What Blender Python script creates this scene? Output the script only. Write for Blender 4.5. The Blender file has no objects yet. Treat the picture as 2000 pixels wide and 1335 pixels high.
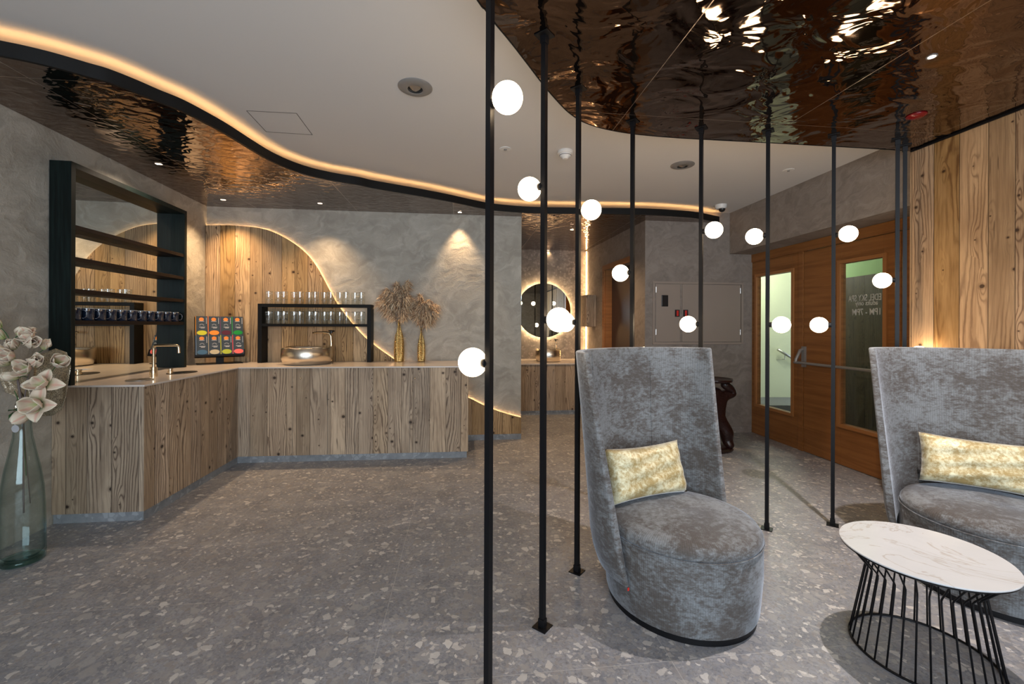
import bpy, bmesh, math, random
from mathutils import Vector, Matrix
random.seed(7)
R = math.radians
S = bpy.context.scene
C = S.collection

# ------------------------------------------------------------------ camera
EYE, F = 1.35, 850.0
ROLL = R(0.2)
cam_d = bpy.data.cameras.new('camera')
cam = bpy.data.objects.new('camera', cam_d); C.objects.link(cam)
cam_d.sensor_width = 36.0
cam_d.lens = F/2000*36.0
cam_d.shift_y = -32.5/2000
cam_d.clip_start = 0.02
cam.location = (0, 0, EYE)
cam.rotation_euler = (Matrix.Rotation(R(90), 4, 'X') @ Matrix.Rotation(ROLL, 4, 'Z')).to_euler()
S.camera = cam

# ------------------------------------------------------------------ world, light, exposure
S.view_settings.view_transform = 'Standard'
S.view_settings.look = 'None'
S.view_settings.gamma = 1.0
S.view_settings.exposure = 0.05
S.cycles.transparent_max_bounces = 32
S.cycles.max_bounces = 10
w = bpy.data.worlds.new('world'); S.world = w; w.use_nodes = True
w.node_tree.nodes['Background'].inputs[0].default_value = (0.78, 0.88, 1.0, 1)
w.node_tree.nodes['Background'].inputs[1].default_value = 1.3

def area_light(name, loc, rot, sx, sy, power, col):
    l = bpy.data.lights.new(name, 'AREA'); l.shape = 'RECTANGLE'; l.size = sx; l.size_y = sy
    l.energy = power; l.color = col
    o = bpy.data.objects.new(name, l); C.objects.link(o); o.location = loc; o.rotation_euler = rot
    return o
def spot_light(name, loc, power, angle, col, blend=0.6, rad=0.02, rot=(0, 0, 0)):
    l = bpy.data.lights.new(name, 'SPOT'); l.energy = power; l.spot_size = R(angle); l.spot_blend = blend
    l.color = col; l.shadow_soft_size = rad
    o = bpy.data.objects.new(name, l); C.objects.link(o); o.location = loc; o.rotation_euler = rot
    return o
def point_light(name, loc, power, col, rad=0.08):
    l = bpy.data.lights.new(name, 'POINT'); l.energy = power; l.color = col; l.shadow_soft_size = rad
    o = bpy.data.objects.new(name, l); C.objects.link(o); o.location = loc
    return o
WARM = (1.0, 0.66, 0.36)
# daylight entering through the big window behind the camera
area_light('window_daylight', (0.5, -2.35, 1.45), (R(78), 0, 0), 4.2, 2.2, 190, (0.76, 0.88, 1.0))

# ------------------------------------------------------------------ pixel <-> room
def ray(px, py):
    dx, dy = px-1000.0, py-635.0
    c, s = math.cos(ROLL), math.sin(ROLL)
    return (dx*c+dy*s)/F, (-dx*s+dy*c)/F          # X/Y, drop/Y
def P(px, py, Y):
    a, b = ray(px, py); return Vector((a*Y, Y, EYE-b*Y))
def at_z(px, py, z):
    a, b = ray(px, py); Y = (EYE-z)/b; return Vector((a*Y, Y, z))
def on_line(px, py, A, B):                         # hit a vertical plane through A, B
    a, b = ray(px, py)
    dx, dy = B[0]-A[0], B[1]-A[1]
    # a*Y = A0 + t dx ; Y = A1 + t dy
    t = (a*A[1]-A[0])/(dx-a*dy); Y = A[1]+t*dy
    return Vector((a*Y, Y, EYE-b*Y))

# ------------------------------------------------------------------ node helpers
class K:                                            # wraps a node tree; sockets compose with operators
    def __init__(s, name):
        m = bpy.data.materials.new(name); m.use_nodes = True
        s.m = m; s.t = m.node_tree; s.b = s.t.nodes['Principled BSDF']; s.out = s.t.nodes['Material Output']
    def n(s, typ, **kw):
        nd = s.t.nodes.new(typ)
        for k, v in kw.items(): setattr(nd, k, v)
        return nd
    def put(s, sock, v):
        if isinstance(v, Q): s.t.links.new(v.s, sock)
        elif isinstance(v, (tuple, list)) and sock.type == 'RGBA': sock.default_value = tuple(v)+(1,) if len(v) == 3 else v
        else: sock.default_value = v
    def math(s, op, a, b=0.0, c=None, clamp=False):
        nd = s.n('ShaderNodeMath', operation=op); nd.use_clamp = clamp
        s.put(nd.inputs[0], a); s.put(nd.inputs[1], b)
        if c is not None: s.put(nd.inputs[2], c)
        return Q(s, nd.outputs[0])
    def vec(s, x, y, z=0.0):
        nd = s.n('ShaderNodeCombineXYZ')
        for i, v in enumerate((x, y, z)): s.put(nd.inputs[i], v)
        return Q(s, nd.outputs[0])
    def sep(s, v):
        nd = s.n('ShaderNodeSeparateXYZ'); s.put(nd.inputs[0], v)
        return [Q(s, o) for o in nd.outputs]
    def uv(s):
        return s.sep(Q(s, s.n('ShaderNodeUVMap', uv_map='UVMap').outputs[0]))[:2]
    def pos(s):
        return s.sep(Q(s, s.n('ShaderNodeNewGeometry').outputs['Position']))
    def obj(s):
        return Q(s, s.n('ShaderNodeTexCoord').outputs['Object'])
    def noise(s, v, scale=1.0, detail=3.0, rough=0.5, dist=0.0, col=False):
        nd = s.n('ShaderNodeTexNoise'); s.put(nd.inputs['Vector'], v); nd.inputs['Scale'].default_value = scale
        nd.inputs['Detail'].default_value = detail; nd.inputs['Roughness'].default_value = rough; nd.inputs['Distortion'].default_value = dist
        return Q(s, nd.outputs['Color' if col else 'Fac'])
    def vor(s, v, scale=1.0, feat='F1', dims='3D', rnd=1.0):
        nd = s.n('ShaderNodeTexVoronoi', feature=feat, voronoi_dimensions=dims)
        s.put(nd.inputs['W' if dims == '1D' else 'Vector'], v)
        nd.inputs['Scale'].default_value = scale; nd.inputs['Randomness'].default_value = rnd
        return {k.name: Q(s, k) for k in nd.outputs}
    def ramp(s, f, lo, hi, a=0.0, b=1.0, smooth=True):
        nd = s.n('ShaderNodeMapRange'); nd.interpolation_type = 'SMOOTHSTEP' if smooth else 'LINEAR'
        s.put(nd.inputs[0], f)
        for i, v in zip((1, 2, 3, 4), (lo, hi, a, b)): s.put(nd.inputs[i], v)
        return Q(s, nd.outputs[0])
    def mix(s, f, a, b, mode='MIX'):
        nd = s.n('ShaderNodeMix', data_type='RGBA', blend_type=mode)
        s.put(nd.inputs[0], f); s.put(nd.inputs[6], a); s.put(nd.inputs[7], b)
        return Q(s, nd.outputs[2])
    def bump(s, h, strength=0.3, dist=0.01):
        nd = s.n('ShaderNodeBump'); s.put(nd.inputs['Height'], h); nd.inputs['Strength'].default_value = strength
        nd.inputs['Distance'].default_value = dist
        s.t.links.new(nd.outputs[0], s.b.inputs['Normal'])
    def set(s, **kw):
        names = dict(col='Base Color', rough='Roughness', metal='Metallic', spec='Specular IOR Level', sheen='Sheen Weight',
                     sheen_r='Sheen Roughness', sheen_t='Sheen Tint', trans='Transmission Weight', ior='IOR', emit='Emission Color', es='Emission Strength',
                     coat='Coat Weight', alpha='Alpha', sss='Subsurface Weight')
        for k, v in kw.items(): s.put(s.b.inputs[names[k]], v)
        return s.m
class Q:
    def __init__(s, k, sock): s.k, s.s = k, sock
    def __add__(s, o): return s.k.math('ADD', s, o)
    __radd__ = __add__
    def __mul__(s, o): return s.k.math('MULTIPLY', s, o)
    __rmul__ = __mul__
    def __sub__(s, o): return s.k.math('SUBTRACT', s, o)
    def __rsub__(s, o): return s.k.math('SUBTRACT', o, s)
    def __truediv__(s, o): return s.k.math('DIVIDE', s, o)

def plain(name, col, rough=0.5, metal=0.0, **kw):
    return K(name).set(col=col, rough=rough, metal=metal, **kw)
def emissive(name, col, strength):
    k = K(name); return k.set(col=(0.8, 0.8, 0.8), emit=col, es=strength, rough=0.4)

def wood(name, light, mid, dark, plank=7.0, sat=1.0, var=0.5, rough=0.62):
    k = K(name); u, v = k.uv()
    cell = k.vor(u*plank, dims='1D', rnd=0.75)
    edge = k.vor(u*plank, feat='DISTANCE_TO_EDGE', dims='1D', rnd=0.75)['Distance']
    r1, r2, r3 = k.sep(cell['Color'])
    cu = u+r1*13.0; cv = v+r2*9.0
    kv = k.vor(k.vec(cu*8.5, cv*4.0), dims='2D')
    kx, ky, _ = k.sep(kv['Position'])
    dx = (kx-cu*8.5)/8.5; dy = (ky-cv*4.0)/4.0
    kr, kg, kb = k.sep(kv['Color'])
    on = k.ramp(kr, 0.48, 0.52)
    wob = (k.noise(k.vec(cu, cv), 30, 2)-0.5)*0.006
    rad = k.math('SQRT', dx*dx+dy*dy*1.3)+wob
    size = kg*kg*0.011+0.0035
    knot = (1.0-k.ramp(rad/size, 0.8, 1.25))*on
    ring = (1.0-k.ramp(rad/size, 1.1, 2.6))*on
    warp = k.math('EXPONENT', (dx*dx*(-1.0/(0.022*0.022))-dy*dy*(1.0/(0.085*0.085))))*on
    nz = k.noise(k.vec(cu*5.0, cv*0.62), 1.0, 1.5, 0.4)
    f = cu*(r3*24.0+30.0)+nz*(r2*12.0+6.0)+warp*2.2+k.noise(k.vec(cu*26, cv*6.0), 1.0, 3)*0.9
    line = k.math('POWER', k.math('SINE', f*6.2832)*0.5+0.5, 3.2)
    amp = k.ramp(k.noise(k.vec(cu*4.0+r2*5.0, cv*0.5), 1.0, 1.0), 0.38, 0.62)
    fib = k.noise(k.vec(cu*420, cv*7.0), 1.0, 3, 0.6)
    fib2 = k.noise(k.vec(cu*70, cv*1.6), 1.0, 3, 0.6)
    blot = k.noise(k.vec(cu*9, cv*2.2), 1.0, 3, 0.55)
    base = k.mix(k.ramp(blot, 0.3, 0.7), mid, light)
    base = k.mix(r3*var, base, mid)
    base = k.mix(k.ramp(fib2, 0.42, 0.78)*0.5, base, dark)
    base = k.mix(k.ramp(fib, 0.35, 0.75)*0.28, base, dark)
    base = k.mix(line*(amp*0.8+0.2)*0.85, base, dark)
    base = k.mix(ring*0.45, base, dark)
    base = k.mix(knot*0.92, base, tuple(c*0.35 for c in dark))
    vs = k.ramp(k.noise(k.vec(cu*48, cv*2.6), 1.0, 2, 0.5), 0.66, 0.72)*0.75
    base = k.mix(vs, base, tuple(c*0.5 for c in dark))
    seam = 1.0-k.ramp(edge, 0.006, 0.022)
    base = k.mix(seam*0.75, base, tuple(c*0.3 for c in dark))
    hsv = k.n('ShaderNodeHueSaturation'); k.put(hsv.inputs['Color'], base)
    k.put(hsv.inputs['Value'], r1*0.42+0.78); k.put(hsv.inputs['Saturation'], r2*0.26+(sat-0.10))
    k.bump(line*amp*-0.35+fib*0.25-seam*1.2-knot*0.6, 0.5, 0.004)
    return k.set(col=Q(k, hsv.outputs[0]), rough=rough, spec=0.3)

def plaster(name, a, b, c, scale=1.0, bump=0.35):
    k = K(name); u, v = k.uv()
    p = k.vec(u, v)
    wp = k.noise(p, 2.2*scale, 3, 0.55, col=True)
    wx, wy, _ = k.sep(wp)
    q = k.vec(u*1.0+wx*0.9, v*1.0+wy*0.9)
    n1 = k.noise(q, 3.2*scale, 5, 0.62)
    n2 = k.noise(k.vec(u*3.0+wx*2.4+v, v*5.0+wy*2.4-u*1.5), 1.9*scale, 5, 0.65)
    n3 = k.noise(p, 60*scale, 4, 0.7)
    st = k.vor(k.vec(u*2.0+wx*3.0+v*2.2, v*5.0+wy*3.5-u*2.0), 1.6*scale, dims='2D')
    sr, sg, _ = k.sep(st['Color'])
    col = k.mix(k.ramp(n1, 0.3, 0.7), a, b)
    col = k.mix(k.ramp(n2, 0.45, 0.72)*0.6, col, c)
    col = k.mix(sr*0.22, col, a)
    col = k.mix(k.ramp(st['Distance'], 0.25, 0.7)*0.22, col, c)
    col = k.mix(k.ramp(n3, 0.45, 0.75)*0.18, col, a)
    k.bump(n2*0.9+st['Distance']*0.5+n3*0.35+n1*0.5, bump, 0.012)
    return k.set(col=col, rough=0.7, spec=0.25)

def terrazzo():
    k = K('terrazzo'); x, y, z = k.pos()
    a = 0.115
    u = x+y*a; v = y-x*a
    wn = k.noise(k.vec(x, y), 22, 3, 0.65, col=True); wx, wy, _ = k.sep(wn)
    q = k.vec(u+wx*0.035, v+wy*0.035)
    base = k.mix(k.ramp(k.noise(k.vec(u, v), 5.0, 5, 0.65), 0.3, 0.7), (0.185, 0.192, 0.215), (0.310, 0.316, 0.342))
    base = k.mix(k.ramp(k.noise(q, 60, 6, 0.8), 0.46, 0.66)*0.75, base, (0.11, 0.112, 0.125))
    for sc, th, lo, hi, cols in ((110, 0.55, 0.05, 0.10, ((0.36, 0.35, 0.34), (0.20, 0.19, 0.19))),
                                 (44, 0.72, 0.06, 0.12, ((0.40, 0.385, 0.37), (0.23, 0.21, 0.20))),
                                 (17, 0.80, 0.10, 0.16, ((0.34, 0.335, 0.335), (0.25, 0.235, 0.23))),
                                 (27, 0.945, 0.07, 0.11, ((0.66, 0.64, 0.61), (0.50, 0.47, 0.44))),
                                 (60, 0.93, 0.06, 0.11, ((0.66, 0.64, 0.61), (0.52, 0.48, 0.45)))):
        e = k.vor(q, sc, 'DISTANCE_TO_EDGE', '2D')['Distance']
        cc = k.vor(q, sc, 'F1', '2D')['Color']; r1, r2, r3 = k.sep(cc)
        m = k.ramp(r1, th, th+0.01)*k.ramp(e, lo, hi)
        base = k.mix(m*(r3*0.4+0.45), base, k.mix(r2, cols[0], cols[1]))
    # joints of the large tiles
    def joint(t, size, off):
        fr = k.math('FRACT', (t+off)/size)
        d = k.math('MINIMUM', fr, 1.0-fr)*size
        return 1.0-k.ramp(d, 0.0008, 0.0026)
    j = k.math('MAXIMUM', joint(u, 1.2, 0.35), joint(v, 0.6, 0.12))
    base = k.mix(j*0.45, base, (0.46, 0.45, 0.44))
    k.bump(k.noise(q, 30, 4, 0.6)*0.3-j*1.0, 0.25, 0.002)
    return k.set(col=base, rough=k.ramp(k.noise(k.vec(u, v), 20, 3), 0.3, 0.7, 0.36, 0.5), spec=0.42)

def stone(name, a, b):
    k = K(name); p = k.obj()
    base = k.mix(k.ramp(k.noise(p, 8, 6, 0.7), 0.3, 0.7), a, b)
    e = k.vor(p, 26, 'DISTANCE_TO_EDGE')['Distance']; r1, r2, r3 = k.sep(k.vor(p, 26)['Color'])
    base = k.mix(k.ramp(r1, 0.7, 0.72)*k.ramp(e, 0.05, 0.1)*0.5, base, tuple(min(1, c*1.5) for c in b))
    return k.set(col=base, rough=0.55)

def ripple(name, col, amp=1.0, freq=5.0, det=1.5):
    k = K(name); x, y, z = k.pos()
    h = k.noise(k.vec(x, y*1.25), freq, det, 0.45, 0.6)
    k.bump(h, 1.0, 0.0125*amp)
    def joint(t, size, off):
        fr = k.math('FRACT', (t+off)/size)
        return 1.0-k.ramp(k.math('MINIMUM', fr, 1.0-fr)*size, 0.001, 0.003)
    u = x+y*0.115; v = y-x*0.115
    j = k.math('MAXIMUM', joint(u, 1.1, 0.1), joint(v, 2.4, 2.2))
    return k.set(col=k.mix(j*0.6, col, (0.75, 0.65, 0.58)), metal=1.0, rough=k.math('ADD', j*0.3, 0.045))

def velvet():
    k = K('crushed_velvet'); p = k.obj()
    px, py, pz = k.sep(p)
    n = k.noise(k.vec(px, py, pz*1.5), 10, 7, 0.78, 0.7)
    n2 = k.noise(k.vec(px*1.0, py*1.0, pz*2.4), 38, 5, 0.75)
    ang = k.math('ARCTAN2', py, px)
    rib = k.math('SINE', ang*230.0)
    big = k.noise(p, 2.6, 2, 0.5)
    f = k.ramp(n*0.46+n2*0.40+big*0.30, 0.50, 0.66)
    col = k.mix(f, (0.080, 0.068, 0.060), (0.205, 0.218, 0.228))
    col = k.mix(k.ramp(k.noise(p, 90, 3, 0.7), 0.4, 0.7)*0.4, col, (0.115, 0.105, 0.10))
    col = k.mix(k.ramp(rib, 0.0, 1.0)*0.22, col, (0.07, 0.07, 0.072))
    k.bump(rib*0.25+n2*0.8, 0.25, 0.004)
    return k.set(col=col, rough=0.7, sheen=0.45, sheen_r=0.35, sheen_t=(0.75, 0.85, 1.0), spec=0.2)
def gold_velvet():
    k = K('gold_velvet'); p = k.obj()
    n = k.noise(p, 11, 6, 0.75, 0.8); n2 = k.noise(p, 55, 4, 0.7)
    f = k.ramp(n*0.6+n2*0.4, 0.42, 0.60)
    col = k.mix(f, (0.40, 0.29, 0.12), (0.72, 0.67, 0.45))
    k.bump(n*0.8+n2*0.6, 0.5, 0.006)
    return k.set(col=col, rough=0.45, sheen=0.6, sheen_r=0.3, spec=0.4, metal=0.12)

def thin_glass(name, tint, ior=1.45, gl=(1, 1, 1), extra=0.0, edge=None):
    k = K(name); t = k.t
    tr = k.n('ShaderNodeBsdfTransparent'); tr.inputs[0].default_value = tint+(1,)
    gs = k.n('ShaderNodeBsdfGlossy'); gs.inputs['Roughness'].default_value = 0.02; gs.inputs[0].default_value = gl+(1,)
    lw = k.n('ShaderNodeLayerWeight'); lw.inputs[0].default_value = 0.5
    r0 = ((ior-1)/(ior+1))**2
    mx = k.n('ShaderNodeMixShader'); f = k.math('POWER', Q(k, lw.outputs['Facing']), 4.0)*(1.0-r0)+(r0+extra)
    if edge: k.put(tr.inputs[0], k.mix(k.math('POWER', Q(k, lw.outputs['Facing']), 3.0), tint, edge))
    t.links.new(f.s, mx.inputs[0]); t.links.new(tr.outputs[0], mx.inputs[1]); t.links.new(gs.outputs[0], mx.inputs[2])
    t.links.new(mx.outputs[0], k.out.inputs[0])
    return k.m

def marble(name, a, b, vein, rough=0.25):
    k = K(name); p = k.obj()
    n = k.noise(p, 3.0, 6, 0.6, 1.2)
    v = k.math('ABSOLUTE', k.noise(p, 2.4, 5, 0.55, 2.0)-0.5)
    col = k.mix(n, a, b)
    col = k.mix((1.0-k.ramp(v, 0.0, 0.018))*0.55, col, vein)
    return k.set(col=col, rough=rough)

def door_wood():
    k = K('cherry_veneer'); u, v = k.uv()
    n = k.noise(k.vec(u*1.2, v*22), 1.0, 5, 0.6, 0.6)
    n2 = k.noise(k.vec(u*14, v*260), 1.0, 2, 0.5)
    col = k.mix(k.ramp(n, 0.3, 0.7), (0.20, 0.078, 0.021), (0.30, 0.125, 0.036))
    col = k.mix(k.ramp(n2, 0.5, 0.8)*0.3, col, (0.16, 0.06, 0.018))
    return k.set(col=col, rough=0.42, spec=0.4)

M = {}
M['terrazzo'] = terrazzo()
M['plaster'] = plaster('clay_plaster', (0.315, 0.296, 0.256), (0.420, 0.400, 0.350), (0.560, 0.54, 0.485), 1.0, 0.7)
M['plaster_dark'] = plaster('clay_plaster_brown', (0.200, 0.168, 0.145), (0.275, 0.236, 0.205), (0.340, 0.297, 0.26), 1.3)
M['wood'] = wood('reclaimed_spruce_grey', (0.58, 0.455, 0.325), (0.39, 0.295, 0.205), (0.10, 0.064, 0.045), var=0.6)
M['wood_warm'] = wood('reclaimed_spruce_warm', (0.60, 0.385, 0.20), (0.44, 0.265, 0.13), (0.15, 0.072, 0.032), plank=6.3)
M['white_ceiling'] = plain('ceiling_paint', (0.66, 0.645, 0.63), 0.85)
M['bronze'] = ripple('rippled_bronze_sheet', (0.225, 0.158, 0.122), 0.50, 12.0, 1.0)
M['black'] = plain('black_metal', (0.005, 0.005, 0.006), 0.4, 0.0, spec=0.22)
M['fascia'] = plain('fascia_black', (0.008, 0.008, 0.008), 0.5, spec=0.2)
M['green_wood'] = (lambda k: k.set(col=k.mix(k.ramp(k.noise(k.vec(k.uv()[0]*60, k.uv()[1]*3), 1.0, 4), 0.35, 0.7), (0.003, 0.006, 0.0055), (0.0065, 0.014, 0.0125)), rough=0.5, spec=0.2))(K('dark_green_stained_oak'))
M['shelf_wood'] = plain('dark_brown_stained_oak', (0.012, 0.007, 0.0055), 0.5, spec=0.2)
M['rack_black'] = plain('black_stained_rack', (0.006, 0.006, 0.006), 0.5, spec=0.15)
M['mirror'] = plain('mirror', (0.72, 0.76, 0.74), 0.01, 1.0)
M['quartz'] = (lambda k: k.set(col=k.mix(k.noise(k.obj(), 6, 5), (0.56, 0.50, 0.45), (0.68, 0.62, 0.57)), rough=0.16, spec=0.5))(K('pale_quartz'))
M['skirting'] = stone('skirting_stone', (0.17, 0.185, 0.20), (0.26, 0.275, 0.29))
M['skirting_warm'] = stone('skirting_stone_taupe', (0.20, 0.17, 0.15), (0.30, 0.26, 0.235))
M['recess_tile'] = stone('recess_wall_tile', (0.15, 0.13, 0.115), (0.27, 0.24, 0.21))
M['globe'] = emissive('opal_globe', (1.0, 0.74, 0.46), 20.0)
M['led'] = emissive('led_warm', (1.0, 0.54, 0.19), 18.0)
M['led_soft'] = emissive('led_panel', (1.0, 0.62, 0.30), 14.0)
M['spot_lens'] = emissive('spot_lens', (1.0, 0.78, 0.55), 10.0)
M['velvet'] = velvet(); M['gold_velvet'] = gold_velvet()
M['door'] = door_wood()
M['glass'] = thin_glass('window_glass', (0.93, 0.97, 0.95), 1.35)
M['tumbler'] = thin_glass('tumbler_glass', (0.92, 0.945, 0.945), 1.6, (1, 1, 1), 0.08, (0.62, 0.68, 0.68))
M['vase_glass'] = thin_glass('green_vase_glass', (0.93, 0.955, 0.95), 1.45, (0.75, 0.9, 0.9), 0.0, (0.22, 0.33, 0.31))
M['vase_base'] = thin_glass('thick_green_glass', (0.50, 0.64, 0.61), 1.4, (0.7, 0.9, 0.9), 0.03)
M['gold'] = (lambda k: (k.bump(k.noise(k.obj(), 40, 2), 0.3, 0.002), k.set(col=(0.72, 0.52, 0.24), metal=1.0, rough=0.22))[1])(K('hammered_gold'))
def brushed(name, col, rough):
    k = K(name); p = k.obj(); x, y, z = k.sep(p)
    k.bump(k.noise(k.vec(k.math('ARCTAN2', y, x)*70, z*5), 1.0, 3), 0.35, 0.002)
    return k.set(col=col, metal=1.0, rough=rough)
M['basin'] = brushed('brushed_champagne_metal', (0.74, 0.66, 0.55), 0.26)
M['champagne'] = plain('champagne_brass', (0.72, 0.60, 0.42), 0.22, 1.0)
M['steel'] = plain('brushed_steel', (0.55, 0.54, 0.52), 0.3, 1.0)
M['enamel'] = plain('navy_enamel', (0.010, 0.020, 0.045), 0.10, coat=1.0, spec=0.9)
M['enamel_rim'] = plain('enamel_rim_white', (0.6, 0.62, 0.62), 0.2)
M['marble'] = marble('white_marble', (0.50, 0.51, 0.53), (0.60, 0.61, 0.62), (0.38, 0.32, 0.26), 0.2)
M['grey_metal'] = plain('warm_grey_metal', (0.27, 0.26, 0.25), 0.35, 0.25)
M['white_plastic'] = plain('white_plastic', (0.75, 0.74, 0.72), 0.35)
M['dark_plastic'] = plain('black_plastic', (0.01, 0.01, 0.012), 0.3)
M['cabinet'] = plain('taupe_lacquer', (0.295, 0.240, 0.200), 0.5)
M['red'] = plain('red_plastic', (0.60, 0.03, 0.02), 0.35)
M['pale_wall'] = plain('pale_green_paint', (0.66, 0.67, 0.46), 0.8)
M['carpet'] = (lambda k: k.set(col=k.mix(k.noise(k.obj(), 80, 4), (0.10, 0.10, 0.105), (0.26, 0.26, 0.26)), rough=0.95))(K('grey_carpet'))
M['dark_wood'] = wood('dark_wood_cladding', (0.075, 0.05, 0.032), (0.05, 0.033, 0.022), (0.018, 0.012, 0.009))
M['brown_door'] = plain('dark_brown_door', (0.035, 0.018, 0.012), 0.35)
M['statue'] = (lambda k: (k.bump(k.vor(k.obj(), 55)['Distance'], 0.35, 0.006), k.set(col=k.mix(k.noise(k.obj(), 9, 3), (0.008, 0.005, 0.005), (0.030, 0.009, 0.007)), rough=0.28))[1])(K('polished_ebony'))
M['pampas'] = (lambda k: k.set(col=k.mix(k.noise(k.obj(), 18, 3), (0.66, 0.45, 0.26), (0.88, 0.70, 0.47)), rough=0.9, sheen=0.3))(K('pampas_plume'))
M['pampas_dark'] = plain('pampas_brown_strand', (0.30, 0.17, 0.085), 0.9)
M['pampas_light'] = plain('pampas_pale_strand', (0.92, 0.76, 0.54), 0.9)
M['stem'] = plain('green_stem', (0.03, 0.10, 0.03), 0.5)
M['branch'] = plain('grey_brown_branch', (0.13, 0.10, 0.09), 0.7)
def petal_mat():
    k = K('lily_petal'); a = k.n('ShaderNodeAttribute', attribute_name='Col')
    r, g, b = k.sep(Q(k, a.outputs['Color']))
    col = k.mix(k.ramp(r, 0.0, 0.55), (0.30, 0.38, 0.12), (0.62, 0.50, 0.38))
    col = k.mix(k.ramp(r, 0.5, 1.0), col, (0.70, 0.63, 0.48))
    col = k.mix((1.0-k.ramp(g, 0.0, 0.35))*0.55*k.ramp(r, 0.15, 0.5), col, (0.60, 0.22, 0.17))
    n = k.noise(k.obj(), 26, 3)
    col = k.mix(k.ramp(n, 0.5, 0.75)*0.35, col, (0.66, 0.38, 0.27))
    return k.set(col=col, rough=0.55, sheen=0.2)
M['petal'] = petal_mat()
def glitter():
    k = K('glitter_leaf'); p = k.obj()
    v = k.vor(p, 230); r1, r2, r3 = k.sep(v['Color'])
    col = k.mix(k.ramp(r1, 0.45, 0.6), (0.26, 0.20, 0.13), (0.85, 0.76, 0.60))
    k.bump(r2, 0.9, 0.006)
    return k.set(col=col, metal=k.ramp(r1, 0.4, 0.5), rough=0.28)
M['glitter'] = glitter()
M['tag'] = plain('paper_tag', (0.42, 0.42, 0.44), 0.5)
M['tea_blue'] = plain('tea_box_slate_card', (0.030, 0.045, 0.060), 0.45)
M['orange'] = plain('orange_ink', (0.75, 0.24, 0.04), 0.4)
M['white_ink'] = plain('white_ink', (0.62, 0.62, 0.62), 0.5)
M['letter'] = plain('frosted_lettering', (0.55, 0.55, 0.52), 0.6)
M['groove'] = plain('groove_shadow_gap', (0.10, 0.09, 0.08), 0.9)

# ------------------------------------------------------------------ mesh helpers
def auto_uv(me):
    uvl = me.uv_layers.new(name='UVMap') if not me.uv_layers else me.uv_layers[0]
    for p in me.polygons:
        n = p.normal
        if abs(n.z) > 0.75:
            for li in p.loop_indices:
                co = me.vertices[me.loops[li].vertex_index].co; uvl.data[li].uv = (co.x, co.y)
        else:
            l = math.hypot(n.x, n.y) or 1; tx, ty = -n.y/l, n.x/l
            for li in p.loop_indices:
                co = me.vertices[me.loops[li].vertex_index].co; uvl.data[li].uv = (co.x*tx+co.y*ty, co.z)
def obj(name, bm, m, parent=None, smooth=False, bevel=0, sub=0, ang=None):
    me = bpy.data.meshes.new(name)
    bmesh.ops.recalc_face_normals(bm, faces=bm.faces[:])
    bm.to_mesh(me); bm.free()
    ms = m if isinstance(m, (list, tuple)) else [m]
    for x in ms: me.materials.append(M[x] if isinstance(x, str) else x)
    auto_uv(me)
    if smooth:
        me.polygons.foreach_set('use_smooth', [True]*len(me.polygons))
        if ang: 
            try: me.set_sharp_from_angle(angle=R(ang))
            except Exception: pass
    o = bpy.data.objects.new(name, me); C.objects.link(o)
    if parent: o.parent = parent
    if bevel:
        b = o.modifiers.new('bevel', 'BEVEL'); b.width = bevel; b.segments = 2; b.limit_method = 'ANGLE'
    if sub:
        b = o.modifiers.new('sub', 'SUBSURF'); b.levels = sub; b.render_levels = sub
    return o
def thing(name, label, cat, loc=(0, 0, 0), rotz=0.0, group=None):
    o = bpy.data.objects.new(name, None); C.objects.link(o); o.empty_display_size = 0.05
    o.location = loc; o.rotation_euler = (0, 0, rotz); o['label'] = label; o['category'] = cat
    if group: o['group'] = group
    return o
def tag(o, label, cat, group=None):
    o['label'] = label; o['category'] = cat
    if group: o['group'] = group
    return o
def struct(name, bm, m, parent=None, **kw):
    o = obj(name, bm, m, parent, **kw)
    if not parent: o['kind'] = 'structure'
    return o
def dup(root, loc, rotz, label, group=None):
    r = root.copy(); C.objects.link(r); r.location = loc; r.rotation_euler = (0, 0, rotz)
    r['label'] = label
    if group: r['group'] = group
    for ch in list(root.children):
        c = ch.copy(); C.objects.link(c); c.parent = r
        for g in ch.children:
            d = g.copy(); C.objects.link(d); d.parent = c
    return r
def B(): return bmesh.new()
def box(bm, x0, x1, y0, y1, z0, z1, mat=None, mi=0):
    vs = [bm.verts.new(Vector(p)) for p in ((x0, y0, z0), (x1, y0, z0), (x1, y1, z0), (x0, y1, z0), (x0, y0, z1), (x1, y0, z1), (x1, y1, z1), (x0, y1, z1))]
    if mat is not None:
        for v in vs: v.co = mat @ v.co
    for f in ((0, 3, 2, 1), (4, 5, 6, 7), (0, 1, 5, 4), (1, 2, 6, 5), (2, 3, 7, 6), (3, 0, 4, 7)):
        fc = bm.faces.new([vs[i] for i in f]); fc.material_index = mi
    return bm
def prism(bm, pts, z0, z1, mi=0):
    lo = [bm.verts.new((p[0], p[1], z0)) for p in pts]; hi = [bm.verts.new((p[0], p[1], z1)) for p in pts]
    fs = [bm.faces.new(lo[::-1]), bm.faces.new(hi)]
    n = len(pts)
    for i in range(n): fs.append(bm.faces.new((lo[i], lo[(i+1) % n], hi[(i+1) % n], hi[i])))
    for f in fs: f.material_index = mi
    return bm
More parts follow.
